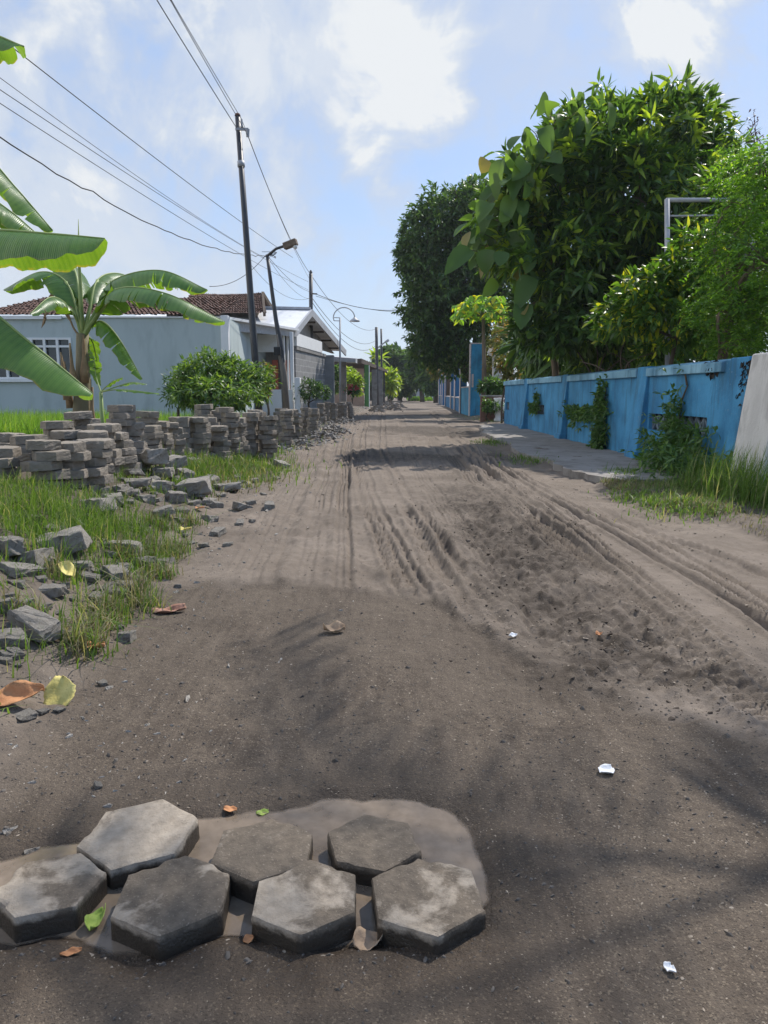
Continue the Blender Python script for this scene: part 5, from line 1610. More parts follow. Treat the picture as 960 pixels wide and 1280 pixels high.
# unfinished block house with a pale gabled roof
A, Cc, Bb = P(367, 414, 28.4), P(388, 389, 31.8), P(431, 439, 40.5)
root = empty('gabled_block_house', (-3.6, 34, 0), 'unfinished grey block house with white metal roof and wide gable facing the road', 'house')
off = Vector((-6.5, -.2, .12))
def slab(a, b, c, d, th):
    n = (Vector(b) - Vector(a)).cross(Vector(d) - Vector(a)).normalized(); n = n if n.z > 0 else -n
    return hexa([Vector(p) for p in (a, b, c, d)], [Vector(p) + n * th for p in (a, b, c, d)])
obj('roof', join([slab(A, Cc, Cc + off, A + off, .06), slab(Bb, Cc, Cc + off, Bb + off, .06)]), M['whiteroof'], root)
up = Vector((.05, 0, 0))
obj('bargeboard', join([bar(A + up + Vector((0, 0, -.1)), Cc + up + Vector((0, 0, -.06)), .07, .26), bar(Bb + up + Vector((0, 0, -.1)), Cc + up + Vector((0, 0, -.06)), .07, .3)]), M['greymetal'], root)
obj('ridge_cap', bar(Cc + Vector((0, 0, .1)), Cc + off + Vector((0, 0, .1)), .3, .1), M['greymetal'], root)
ins = Vector((-.55, .1, -.12))
gA, gB, gC = A + ins, Bb + ins, Cc + ins
th = Vector((-.15, 0, 0))
obj('gable', (np.array([gA[:], gB[:], gC[:], (gA + th)[:], (gB + th)[:], (gC + th)[:]]), [(0, 1, 2), (5, 4, 3), (0, 3, 4, 1), (1, 4, 5, 2), (2, 5, 3, 0)]), pmat('gable_board', (.30, .29, .28), (.38, .37, .36), 3, .9, .2, 20), root)
obj('purlin', join([bar(gA.lerp(gC, f) + Vector((-.2, 0, -.05)), gA.lerp(gC, f) + Vector((.5, 0, -.05)), .1, .08) for f in (.25, .6)] + [bar(gB.lerp(gC, f) + Vector((-.2, 0, -.05)), gB.lerp(gC, f) + Vector((.5, 0, -.05)), .1, .08) for f in (.2, .42, .64, .86)]), M['timber'], root)
w1 = A.lerp(Bb, .02); w2 = A.lerp(Bb, .52)
zb = P(366, 437, w1.y).z
def wallseg(a, b, z0, z1, t_):
    d = Vector((b.x - a.x, b.y - a.y, 0)).normalized(); n = Vector((-d.y, d.x, 0)) * t_
    p = [Vector((a.x, a.y, 0)), Vector((b.x, b.y, 0)), Vector((b.x, b.y, 0)) + n, Vector((a.x, a.y, 0)) + n]
    return hexa([(q.x, q.y, z0) for q in p], [(q.x, q.y, z1) for q in p])
obj('block_wall', wallseg(w1, w2, 0, zb, .2), M['block'], root)
obj('lintel', wallseg(w1 + Vector((.05, 0, 0)), w2 + Vector((.05, .1, 0)), zb + .002, zb + .14, .25), M['concrete'], root)
obj('upper_band', wallseg(w1 + Vector((.06, 0, 0)), A.lerp(Bb, .44) + Vector((.06, 0, 0)), zb + .145, zb + .62, .2), M['white'], root)
w3 = w2 + Vector((.05, .05, 0))
obj('corner_column', box(w3.x - .1, w3.x + .35, w3.y, w3.y + .5, 0, zb + .1), M['concrete'], root, bevel=.02)
obj('wall', box(-9, w1.x - .3, w1.y + 1.0, w1.y + 1.2, 0, 3.2), M['block'], root)
# porch canopy beyond, with its grey pillar
D = 42.0
ca_, cb_ = P(405, 443, D), P(445, 448, D)
root = empty('porch_canopy', (ca_.x, D, 0), 'flat grey porch canopy on a square concrete pillar beyond the gabled house', 'canopy')
obj('canopy_roof', hexa([(ca_.x - 1, D - .6, ca_.z - .3), (cb_.x, D - .6, cb_.z - .25), (cb_.x, D + 2, cb_.z - .2), (ca_.x - 1, D + 2, ca_.z - .2)], [(ca_.x - 1, D - .6, ca_.z - .04), (cb_.x, D - .6, cb_.z - .03), (cb_.x, D + 2, cb_.z + .1), (ca_.x - 1, D + 2, ca_.z + .15)]), M['greymetal'], root)
qa, qb = P(426.5, 490, D), P(432, 490, D)
obj('pillar', box(qa.x, qb.x + .04, D, D + .3, -.1, P(430, 450, D).z), M['concrete'], root, bevel=.02)
gp_ = P(411, 480, 44)
tag(obj('white_gate', join([box(gp_.x - .2, gp_.x + .3, 44, 44.08, 0, P(411, 468, 44).z)] + [box(gp_.x - .17 + .09 * k, gp_.x - .14 + .09 * k, 43.95, 43.997, .05, P(411, 468, 44).z - .06) for k in range(6)]), M['white'], bevel=.01), 'small white gate panel beside the corner column of the block house', 'gate')
# brown shop with a low tiled roof
D = 56.0
root = empty('roadside_shop', (P(450, 490, D).x, D, 0), 'low brown shop with dark sloping roof and a green post, far along the left side', 'shop')
s0, s1, s2_, s3 = P(410, 455, D), P(452, 450, D), P(486, 463, D + 12), P(455, 450, D + 6)
obj('roof', join([hexa([(s0.x - 2, D + .3, s0.z - .25), (s1.x, D - .3, s1.z - .25), (s2_.x, D + 12, s2_.z - .2), (s0.x - 2, D + 12, s0.z - .2)], [(s0.x - 2, D + .3, s0.z), (s1.x, D - .3, s1.z + .1), (s2_.x, D + 12, s2_.z), (s0.x - 2, D + 12, s0.z + .6)])]), M['timber'], root)
wa, wb = P(433, 462, D + .8), P(455, 495, D + .8)
obj('front_wall', box(P(400, 462, D + .8).x, wb.x, D + .8, D + 1.0, 0, s0.z - .3), pmat('brown_plaster', (.30, .20, .14), (.38, .26, .19), 3, .9, .2, 20), root)
ga, gb = P(455.5, 495, D + 1), P(462, 495, D + 1)
M['greenpaint'] = pmat('green_paint', (.07, .20, .05), (.10, .26, .07), 3, .7, .2, 20)
obj('post', box(ga.x + .01, gb.x - .06, D + 1, D + 1.3, 0, P(458, 456, D + 1).z), M['greenpaint'], root)
obj('post_edge', box(gb.x - .055, gb.x, D + .98, D + 1.3, 0, P(458, 456, D + 1).z - .05), M['white'], root)
for px in (468, 475):
    q = P(px, 495, D + 5); obj('post', box(q.x - .22, q.x + .22, D + 5 + (px - 468) * .3, D + 5.3 + (px - 468) * .3, 0, P(px, 462, D + 5).z), M['concrete'], root)
q = P(480, 495, D + 8); obj('post', box(q.x - .08, q.x + .08, D + 8, D + 8.2, 0, P(480, 464, D + 8).z), M['metal'], root)
# far pale house at the end of the road
D = 118
a, b = P(513, 490, D), P(534, 472, D)
root = empty('far_house', ((a.x + b.x) / 2, D, 0), 'pale bluish house front closing the far end of the road', 'house')
obj('wall', box(a.x, b.x + 1.5, D, D + 5, 0, b.z), pmat('pale_blue_wall', (.36, .40, .44), (.46, .50, .54), 1, .9, 0), root)
obj('roof', hexa([(a.x - .5, D - .5, b.z), (b.x + 2, D - .5, b.z), (b.x + 2, D + 5.5, b.z), (a.x - .5, D + 5.5, b.z)], [(a.x - .5, D + 2, b.z + 1.3), (b.x + 2, D + 2, b.z + 1.3), (b.x + 2, D + 2.6, b.z + 1.3), (a.x - .5, D + 2.6, b.z + 1.3)]), M['timber'], root)
obj('door', box(P(516, 480, D).x, P(520, 480, D).x, D - .05, D - .005, 0, P(516, 479, D).z), M['dark'], root)
obj('gate', box(P(521, 480, D).x, P(529, 480, D).x, D - .06, D - .006, 0, P(516, 477, D).z), M['greymetal'], root)

# ------------------------------------------------------------------ poles, lamps and cables
def pole(name, label, base, top, r0, r1, mat='metal', n=14):
    root = empty(name, base, label, 'pole' if 'lamp' not in name else 'street lamp')
    pts = [Vector(base).lerp(Vector(top), f) for f in (0, .33, .66, 1)]
    p = obj('shaft', tube(pts, list(np.linspace(r0, r1, 4)), n), M[mat], root, smooth=True)
    return root


pt = P(297, 145, 18.0); pb_ = P(325, 512, 17.4); pb_.z = .1
mp0 = pole('utility_pole', 'tall dark leaning utility pole on the left, tallest in view', pb_, pt, .088, .06)
kk = pb_.lerp(pt, .955)
obj('crossarm', join([bar(kk + Vector((-.05, -.12, 0)), kk + Vector((.24, -.1, 0)), .05, .05), tube([kk + Vector((.22, -.1, 0)), kk + Vector((.22, -.1, -.16))], [.05, .035], 8), tube([kk + Vector((.1, -.14, .03)), kk + Vector((.1, -.14, .2))], [.03, .02], 8)]), M['greymetal'], mp0)
obj('collar', tube([pb_.lerp(pt, .845), pb_.lerp(pt, .862)], .085, 14), M['greymetal'], mp0, smooth=True)
obj('cap', tube([pt + Vector((0, 0, .003)), pt + Vector((0, 0, .05))], [.07, .05], 14), pmat('rusty_cap', (.14, .06, .04), (.2, .1, .07), 9, .9), mp0, smooth=True)
# crooked lamp pole
LD = 23.5
lb = P(357, 498, LD); lb.z = .1
lt = P(334, 319, LD)
root = empty('street_lamp', lb, 'crooked thin lamp pole with rusty box lamp leaning out over the road', 'street lamp')
obj('shaft', tube(curve_pts([lb, P(352, 440, LD), P(345, 400, LD), lt], 10), list(np.linspace(.10, .05, 10)), 10), M['metal'], root, smooth=True)
obj('lower_post', tube([lb + Vector((.05, -.05, 0)), P(355, 470, LD), P(348, 418, LD)], [.11, .10, .07], 10), pmat('old_wood_post', (.14, .12, .10), (.22, .19, .16), 6, .95, .5, 30, stretch=(1, 1, .2)), root, smooth=True)
la = P(357, 307, LD - .2)
arm = obj('arm', tube([lt + Vector((0, 0, -.02)), P(345, 311, LD - .1), la], .04, 8), M['metal'], root, smooth=True)
l1 = P(371, 302, LD - .3)
lamp = obj('lamp_head', bar(la + Vector((-.05, 0, -.03)), l1, .20, .20), pmat('rusty_lamp', (.10, .07, .05), (.20, .15, .11), 12, .8, .5, 30), root, bevel=.03)
obj('bulb', lathe([(.02, -.16), (.06, -.13), (.07, -.07), (.04, -.01)], (l1.x - .05, l1.y, l1.z - .06), 10), M['white'], lamp, smooth=True)
tg = [tube(curve_pts([lt + Vector((rr.uniform(-.2, .3), 0, rr.uniform(-.1, .1))) for _ in range(6)], 24), .008, 4) for _ in range(3)]
obj('cable_tangle', join(tg), M['cable'], root)
obj('meter_box', box(P(347, 440, LD).x - .09, P(347, 440, LD).x + .12, LD - .2, LD - .08, P(347, 444, LD).z, P(347, 434, LD).z), M['dark'], root, bevel=.01)
# second utility pole behind the block house
p2t, p2b = P(388.5, 342, 34.5), P(389, 500, 34.5); p2b.z = 0
r2 = pole('utility_pole', 'dark utility pole rising behind the ridge of the gabled block house', p2b, p2t, .10, .085)
obj('insulator', join([lathe([(.05, 0), (.08, .05), (.05, .1), (.03, .14)], p2t + Vector((0, 0, .01)), 8), bar(P(389, 367, 34.4), P(396, 367.5, 34.2), .06, .06)]), M['metal'], r2)
# arched lamp
D = 38.0
ab = P(425, 505, D); ab.z = 0
at_ = P(425, 397, D)
root = empty('arched_street_lamp', ab, 'thin grey lamp post with semicircular arch and small bell shade', 'street lamp')
obj('shaft', tube([ab, at_], [.055, .045], 10), M['greymetal'], root, smooth=True)
c, rr_ = P(430, 397.5, D), 13.0 / FPX * D
arc = [Vector((c.x + rr_ * math.cos(a), D, c.z + rr_ * .95 * math.sin(a))) for a in np.linspace(math.pi, .05, 18)]
obj('arch', tube([P(417.5, 401, D)] + arc, .03, 8), M['greymetal'], root, smooth=True)
obj('bracket', join([bar(P(417.5, 401, D), at_ + Vector((0, 0, -.16)), .04, .04), bar(P(417.5, 397, D), at_ + Vector((0, 0, -.01)), .04, .04)]), M['greymetal'], root)
e_ = arc[-1]
obj('lamp_shade', lathe([(.26, -.20), (.24, -.14), (.10, -.05), (.05, .02)], e_, 14), M['greymetal'], root, smooth=True)
# two far poles and the lamp arm between them
D = 62
for (x, yt, lab, dd) in ((470.5, 409, 'far utility pole, thicker one of the distant pair', 0), (476.5, 411, 'far thin pole with a slanting lamp arm, right one of the distant pair', 3)):
    b, tp = P(x + 1, 495, D + dd), P(x, yt, D + dd); b.z = 0
    r3 = pole('utility_pole', lab, b, tp, .14 if dd == 0 else .09, .12 if dd == 0 else .08)
    if dd:
        obj('lamp_arm', join([tube([P(472, 435, D + 2.9), P(477, 431, D + 2.9), P(485, 425, D + 2.8)], .06, 6), bar(P(483, 427, D + 2.8), P(486, 425, D + 2.8), .2, .2)]), M['greymetal'], r3)
# white pipe frame in the garden on the right
D = 12.6
root = empty('pipe_frame', P(834, 470, D), 'galvanised pipe frame standing among the garden trees on the right', 'pipe frame')
obj('post', tube([P(834.5, 470, D), P(834, 249, D)], .042, 10), M['greymetal'], root, smooth=True)
obj('rail', tube([P(833, 250, D), P(900, 250, D + .2), P(940, 249, D + .3)], .034, 10), M['greymetal'], root, smooth=True)
obj('rail', tube([P(834, 270, D + .03), P(940, 269, D + .33)], .016, 8), M['greymetal'], root, smooth=True)
obj('post', tube([P(942, 470, D + .3), P(940, 248, D + .3)], .042, 10), M['greymetal'], root, smooth=True)


def cable(a, b, sag, r, label, n=22, wav=0.0, seed=0):
    r_ = np.random.default_rng(seed); a, b = Vector(a), Vector(b); pts = []
    for i in range(n):
        f = i / (n - 1); p = a.lerp(b, f); p.z -= sag * 4 * f * (1 - f)
        if wav: p += Vector((0, 0, wav * r_.normal()))
        pts.append(p)
    o = obj('overhead_cable', tube(pts, r, 5), M['cable'], smooth=True)
    return tag(o, label, 'cable', 'overhead cables')


k1 = kk + Vector((.1, -.14, .2)); k2 = kk + Vector((.22, -.1, -.12)); k0 = pt + Vector((0, 0, -.3))
prevp = lambda dx, dz: Vector((-3.9 + dx, -14, 7.9 + dz))
cable(k0, prevp(-.18, .25), .35, .0085, 'thick cable from the tall pole top to the upper edge, leftmost of three')
cable(k1, prevp(.10, .25), .40, .0065, 'middle thin cable of the three running up from the tall pole')
cable(k2, prevp(.36, .2), .40, .0065, 'right thin cable of the three running up from the tall pole')
J = P(333, 318, LD)
for (px, py, D, sag, r, end, lab, wv) in [
    (-60, 0, 9, .10, .008, (366, 322, 30), 'cable crossing highest from the left edge down past the tall pole', 0),
    (-60, 53, 9, .12, .005, (330, 322, LD), 'thin cable with a small knot, second from top at the left edge', 0),
    (-60, 72, 9, .16, .006, (385, 352, 34), 'cable third from top at the left edge', 0),
    (-60, 90, 9, .16, .006, (385, 362, 34), 'cable fourth from top at the left edge', 0),
    (-60, 132, 9, .45, .010, (331, 319, LD), 'wavy thick cable lowest across the left sky', .012)]:
    cable(P(px, py, D), P(*end), sag, r, lab, 40, wv, 3)
cable(P(262, 358, 21), J, .25, .009, 'sagging cable from behind the banana leaf to the crooked lamp pole')
cable(k2, p2t + Vector((.05, 0, -.1)), .35, .010, 'cable descending from the tall pole to the pole behind the gabled house')
cable(k1, p2t + Vector((-.05, 0, -.25)), .25, .006, 'thin cable just left of the one joining the two utility poles')
cable(J, p2t + Vector((0, 0, -.8)), .2, .008, 'cable from the crooked lamp pole to the pole behind the gabled house')
cable(J + Vector((.05, 0, -.1)), p2t + Vector((0, 0, -1.1)), .3, .006, 'lower cable from the crooked lamp pole to the pole behind the gabled house')
cable(P(395, 367.5, 34.2), P(540, 380, 40), .5, .014, 'thick cable from the pole behind the house across to the dark tree')
cable(P(395, 370, 34.2), P(540, 389, 42), .3, .010, 'thinner lower cable across to the dark tree')
f1, f2 = P(470.5, 411, 62), P(470.5, 425, 62)
cable(p2t + Vector((0, 0, -.05)), f1, .9, .012, 'highest cable from the pole behind the house to the far poles')
cable(p2t + Vector((0, 0, -1.0)), f2, 1.0, .014, 'middle cable from the pole behind the house to the far poles')
cable(P(389, 376, 34.4), P(470, 432, 62), 1.1, .014, 'lowest cable from the pole behind the house to the far poles')
cable(P(313, 330, LD + 4), P(389, 372, 34.4), .5, .007, 'faint cable sagging behind the porch roof to the second pole')

# ------------------------------------------------------------------ trees and shrubs
def std(per, L, W, spread=.8, down=.25, reach=.12, **kw):
    return lambda p, o, rad, r_: [rosettes(p, o, per, L, W, r_, spread, down, reach, **kw)]


# big mango-like tree behind the wall
TIPS = [(825, 118), (848, 132), (800, 130), (866, 120), (760, 148), (735, 158), (880, 160), (893, 185), (905, 215), (780, 135), (812, 114), (870, 145), (850, 118), (745, 145), (902, 200)]
YOUNG = [(815, 150), (840, 140), (860, 185), (880, 200), (870, 215), (890, 225), (855, 205), (800, 165), (885, 240), (690, 180), (700, 195), (720, 185), (640, 298), (650, 215), (670, 230), (660, 245)]


def mango_leaves(p, o, rad, r_):
    tp = np.array([P(x, y + 10, D + rr.uniform(-.4, .4))[:] for x, y in TIPS])
    d_ = np.repeat(np.array([[(x - 800) / 160, 0, 1.0] for x, y in TIPS]), 9, 0)
    sv = leaves(np.repeat(tp, 9, 0) + r_.normal(size=(len(tp) * 9, 3)) * .05, d_ + r_.normal(size=d_.shape) * .55, .30, .08, r_, droop=.15)
    yl = np.repeat(np.array([P(x, y, D - 1.5)[:] for x, y in YOUNG]), 2, 0)
    yo = rosettes(yl + r_.normal(size=yl.shape) * .16, np.tile([0, -.6, .6], (len(yl), 1)), 8, .24, .08, r_, .8, .1, .1)
    yo = (yo[0], yo[1], .90 + .1 * yo[2])
    return [rosettes(p, o, 9, .29, .08, r_, .75, .2, .14, droop=.3), sv, yo]


D = 16.5
base = P(775, 480, D + .6); base.z = .1
lobes = [lob(770, 280, D, 118, 130), lob(830, 180, D, 64, 60), lob(850, 300, D - .8, 60, 60), lob(800, 250, D - 1.2, 60, 70), lob(700, 235, D - .3, 70, 80), lob(690, 340, D - .6, 88, 90), lob(870, 250, D + .4, 62, 90), lob(800, 370, D, 90, 70), lob(742, 190, D, 58, 50), lob(664, 335, D, 42, 52), lob(880, 205, D + .5, 34, 36), lob(730, 420, D - .4, 80, 40), lob(640, 270, D, 42, 60), lob(690, 405, D + .3, 42, 46), lob(712, 440, D + .4, 56, 30), lob(770, 430, D + .6, 70, 30)]
plant('mango_tree', 'big dark green tree with whorled lance leaves towering behind the blue wall', 'tree', base, P(782, 370, D), lobes,
              mango_leaves, M['leaf_mango'], M['bark'], .17, 61, 3700, inner=.55, extra=60, cut=lambda x, y: (x < 672) & (y > 340))
# teak-like sapling with very large drooping leaves on the road side
root_b = P(702, 490, 18.2); root_b.z = .1
root = empty('large_leaved_tree', root_b, 'slender tree with very large drooping round leaves on the left flank of the big tree', 'tree')
path = [(690, 430, 17.8), (668, 380, 17), (652, 320, 16.2), (655, 260, 15.8), (672, 200, 15.6), (700, 150, 15.6)]
trunk = curve_pts([root_b] + [P(*q) for q in path], 24)
sh = [tube(trunk, list(np.linspace(.09, .02, 24)), 8)]
r_ = np.random.default_rng(63)
LP = [q for q in [(690, 142), (706, 138), (722, 146), (716, 160), (700, 165), (664, 168), (652, 176), (672, 185), (640, 196), (655, 205), (636, 222), (628, 205), (690, 190), (660, 215), (622, 240), (640, 250), (612, 260), (630, 268), (650, 262), (606, 278), (622, 290), (640, 300), (600, 296), (612, 318), (630, 330), (648, 335), (596, 330), (608, 345), (622, 360), (640, 372), (600, 312), (664, 352), (655, 385), (590, 345), (618, 385), (680, 205), (665, 235), (596, 285), (636, 345), (625, 310), (647, 225), (588, 318), (680, 165), (730, 165), (700, 150), (668, 180), (630, 232), (645, 290), (615, 275), (602, 300), (628, 255), (658, 320)] if not (q[1] > 326 and q[0] < 645)]
pos, dr = [], []
for i, (x, y) in enumerate(LP):
    p = P(x, y - 6, 15.3 + rr.uniform(-.7, .5))
    near = min(trunk, key=lambda q: abs(q.z - p.z + .25))
    sh.append(tube([near, near.lerp(p, .6) + Vector((0, 0, .08)), p], [.012, .009, .006], 5, False))
    dv = (p - near); dv.z = 0; dv = dv.normalized() if dv.length > .05 else Vector((1, 0, 0))
    pos.append(p[:]); dr.append((dv.x * .8 + rr.uniform(-.2, .2), dv.y * .6 + rr.uniform(-.5, .2), -.65 + rr.uniform(-.35, .45)))
obj('trunk', join(sh), M['bark'], root, smooth=True)
pos, dr = np.array(pos), np.array(dr)
big = leaves(pos, dr, .56, .36, r_, ts=(0, .08, .25, .5, .75, .92, 1), ws=(.1, .5, .9, 1, .8, .4, .05), droop=.55, fold=.45)
m2 = r_.choice(len(pos), 70)
big2 = leaves(pos[m2] + r_.normal(size=(70, 3)) * .22 + np.array([.1, .2, 0]), dr[m2] + r_.normal(size=(70, 3)) * .4, .45, .28, r_, ts=(0, .08, .25, .5, .75, .92, 1), ws=(.1, .5, .9, 1, .8, .4, .05), droop=.3, fold=.3)
crown('crown', [big, big2], M['leaf_teak'], root)

# dark broad tree overhanging the gate
D = 38
base = P(606, 500, D + 3); base.z = 0
lobes = [lob(560, 330, D, 62, 70), lob(535, 300, D, 34, 40), lob(575, 270, D, 44, 36), lob(545, 385, D, 40, 55), lob(590, 360, D, 55, 80), lob(516, 320, D, 22, 22), lob(535, 425, D - .5, 24, 30), lob(600, 255, D + 1, 30, 28), lob(570, 430, D, 40, 40)]
plant('shade_tree', 'dense dark round-headed tree overhanging the row of blue pillars', 'tree', base, P(575, 440, D), lobes, std(10, .24, .11, .8, .35, .22), M['leaf_dark'], M['darkbark'], .28, 64, 4600, inner=.5, extra=40, rough=.34)
# yellowish shrub growth under it beside the pillars
plant('boundary_shrub', 'yellow-green shrubby growth hanging below the dark tree left of the pillars', 'shrub', Vector((P(572, 500, 54).x, 54, 0)), P(560, 470, 53), [lob(548, 452, 52, 14, 22), lob(556, 440, 50, 12, 14)], std(8, .26, .13, .9, .3, .2), M['leaf_olive'], M['bark'], .08, 65, 160)

# papaya behind the bright blue pillar
D = 31.0
base = P(604, 500, D); base.z = 0
root = empty('papaya_tree', base, 'small papaya with a bright yellow-green umbrella crown above the blue pillar', 'papaya')
ctop = P(604, 396, D)
obj('trunk', tube([base, base.lerp(ctop, .5) + Vector((.05, 0, 0)), ctop], [.11, .09, .06], 8), M['bark'], root, smooth=True)
r_ = np.random.default_rng(66)
sets, sh = [], []
for i in range(58):
    a = i * 2.4; el = (i / 58) * 1.25 - .25
    d = Vector((math.cos(a) * math.cos(el), math.sin(a) * math.cos(el), math.sin(el) * .55 + .1))
    e = ctop + Vector((d.x * 1.18, d.y * 1.18, d.z * 1.3 + .05)) * r_.uniform(.7, 1.1)
    sh.append(tube([ctop, ctop.lerp(e, .5) + Vector((0, 0, .08)), e], [.022, .016, .012], 5, False))
    ang = np.linspace(-2.2, 2.2, 7); fw = Vector((d.x, d.y, -.35)).normalized(); sd = fw.cross(Vector((0, 0, 1))).normalized()
    dirs = np.array([tuple(fw * math.cos(t_) + sd * math.sin(t_) + Vector((0, 0, -.35))) for t_ in ang])
    sets.append(leaves(np.tile(e[:], (7, 1)), dirs, .36, .17, r_, droop=.3))
obj('petioles', join(sh), M['stem'], root, smooth=True)
crown('crown', sets, M['leaf_papaya'], root)

# garden growth along and above the wall (each bush its own plant)
def bush(name, label, px, py, D, lobes, per, L, W, mat, seed, ntw, cat_='shrub', bark='darkbark', r0=.035, group=None, **kw):
    b = P(px, py, D); b.z = h1(b.x, b.y) - .02 if D < 40 else 0
    c = Vector(lobes[0][0])
    if px > 600 and D < 25: b.x = max(b.x, 4.45)
    return plant(name, label, cat_, b, Vector((b.x, b.y, 0)).lerp(c, .6), lobes, std(per, L, W, **kw), M[mat], M[bark], r0, seed, ntw, extra=14)


bush('broad_leaved_shrub', 'shrub with long dark glossy strap leaves under the big tree, behind the wall', 690, 500, 21.5, [lob(678, 425, 21.5, 36, 34), lob(708, 440, 20, 34, 28), lob(668, 455, 22.5, 18, 20)], 7, .62, .12, 'leaf_dark', 71, 150, spread=.7, down=.1, droop=.5)
bush('garden_shrub', 'loose green shrub with reddish tips between papaya and blue wall', 628, 500, 26, [lob(637, 438, 26, 20, 34), lob(644, 462, 26, 16, 20), lob(622, 462, 31.5, 12, 16), lob(616, 440, 35, 12, 30)], 8, .20, .08, 'leaf_olive', 72, 260)
bush('garden_shrub', 'bright low flower shrub just above the brick planter', 612, 500, 28.5, [lob(613, 484, 28.5, 15, 9), lob(624, 484, 28.4, 10, 8)], 8, .18, .08, 'leaf_bush', 73, 130)
bush('garden_shrub', 'dark weedy shrub at the foot of the bright blue pillar', 611, 512, 27.2, [lob(610, 506, 27.2, 6, 8), lob(617, 508, 27.1, 10, 5)], 8, .14, .06, 'leaf_bush', 74, 60)
bush('hibiscus_shrub', 'green shrub with scattered yellow young leaves in front of the pipe frame', 800, 480, 12.2, [lob(866, 312, 11.7, 30, 26), lob(856, 350, 11.8, 40, 30), lob(815, 370, 11.8, 40, 34), lob(840, 400, 11.8, 60, 40), lob(770, 400, 12, 30, 26)], 8, .15, .06, 'leaf_shrub', 75, 620, down=.3)
bush('leafy_shrub', 'small yellow-tipped shrub rising over the middle of the blue wall', 720, 480, 14.0, [lob(785, 420, 13.5, 36, 28), lob(760, 440, 13.8, 34, 20), lob(820, 440, 13, 34, 20), lob(725, 452, 14.2, 26, 14)], 8, .14, .055, 'leaf_shrub', 76, 360)
bush('leafy_shrub', 'dark shrub filling the space beneath the big tree', 740, 480, 15.2, [lob(740, 420, 15.2, 70, 34), lob(690, 400, 15.4, 50, 40), lob(800, 410, 15, 70, 40), lob(850, 420, 14.5, 70, 40)], 9, .22, .09, 'leaf_dark', 77, 620)
bush('garden_shrub', 'tall dark shrub with rusty tips directly behind the papaya trunk', 632, 500, 33, [lob(634, 436, 33, 20, 44), lob(618, 455, 34, 12, 30), lob(650, 425, 33, 22, 44), lob(668, 440, 31, 22, 34)], 9, .22, .09, 'leaf_olive', 172, 420)
bush('leafy_shrub', 'dark shrub behind the far half of the blue wall', 680, 500, 24.5, [lob(672, 452, 24.5, 24, 26), lob(700, 448, 21.5, 30, 24), lob(742, 446, 18.5, 34, 24), lob(780, 452, 16.5, 34, 20)], 9, .18, .075, 'leaf_bush', 173, 560)
# feathery light green tree on the far right
D = 10.4
b = P(900, 470, D); b.z = .1
lobes = [lob(928, 330, D, 50, 48), lob(915, 395, D, 44, 40), lob(938, 265, D, 44, 42), lob(935, 400, D, 60, 44), lob(960, 330, D - .4, 70, 60), lob(900, 435, D - .2, 52, 18), lob(950, 210, D + .2, 46, 34), lob(985, 240, D, 70, 70), lob(1010, 380, D - .3, 80, 80)]
plant('feathery_tree', 'fine-leaved light green feathery tree crowding the right frame edge above the wall', 'tree', b, P(915, 380, D), lobes,
      lambda p, o, rad, r_: [pinnate(p, o * np.array([1, 1, .35]), 7, .26, .062, .026, r_)], M['leaf_fern'], M['bark'], .07, 78, 2100, inner=.45, extra=90)
b = P(905, 470, D + 3); b.z = .1
plant('garden_tree', 'mid-green lance-leaved tree between the big tree and the feathery tree', 'tree', b, P(915, 330, D + 3), [lob(915, 255, D + 3, 44, 44), lob(895, 300, D + 3, 40, 50), lob(935, 235, D + 3, 40, 34), lob(960, 270, D + 3, 50, 60), lob(910, 380, D + 3, 70, 60)], std(8, .22, .06, .7, .1, .14), M['leaf_mango'], M['bark'], .1, 79, 650)
# purple sprig
r_ = np.random.default_rng(80)
b = P(975, 470, 11); b.z = .1
root = empty('purple_sprig_plant', b, 'thin wispy purple-grey sprig standing against the sky at the right edge', 'plant')
stems = [curve_pts([b, P(960, 250, 11), P(948, 190, 11), P(942, 140, 11)], 16), curve_pts([P(958, 245, 11), P(950, 195, 11), P(936, 160, 11)], 12), curve_pts([P(958, 235, 11), P(965, 190, 11), P(972, 165, 11)], 12)]
obj('stem', join([tube(s, list(np.linspace(.012, .004, len(s))), 5) for s in stems]), M['darkbark'], root, smooth=True)
pp = np.array([tuple(q) for s in stems for q in s[-9:]]); pp = np.repeat(pp, 10, 0) + r_.normal(size=(len(pp) * 10, 3)) * .045
crown('sprig_leaves', [leaves(pp, r_.normal(size=pp.shape), .05, .022, r_)], M['leaf_purple'], root)

# left-hand shrubs
bush('cassava_bush', 'large green cassava bush in front of the blue-grey house corner', 265, 510, 15.5, [lob(258, 466, 15.5, 30, 25), lob(238, 480, 15.3, 26, 22), lob(280, 458, 15.5, 18, 14), lob(292, 474, 15.6, 30, 26), lob(320, 478, 16, 22, 24), lob(270, 492, 15, 50, 20)], 9, .13, .042, 'leaf_cassava', 81, 820, cat_='bush', spread=1.0)
bush('dark_bush', 'sparse dark bush at the left foot of the cassava bush', 222, 510, 16.2, [lob(222, 480, 16.2, 16, 16), lob(215, 495, 16, 12, 12)], 7, .10, .03, 'leaf_dark', 82, 90, cat_='bush')
bush('flower_bush', 'grey-green bush with small pale flowers before the block wall', 385, 505, 26.8, [lob(386, 486, 26.8, 17, 11), lob(400, 490, 26.6, 12, 8), lob(376, 492, 26.5, 10, 8)], 8, .12, .05, 'leaf_dark', 83, 150, cat_='bush')
bush('porch_plant', 'yellow-flowered plant in front of the porch by the crooked lamp pole', 332, 500, 22, [lob(332, 470, 22, 9, 18), lob(328, 488, 22, 8, 9)], 7, .14, .06, 'leaf_olive', 84, 80, cat_='bush')
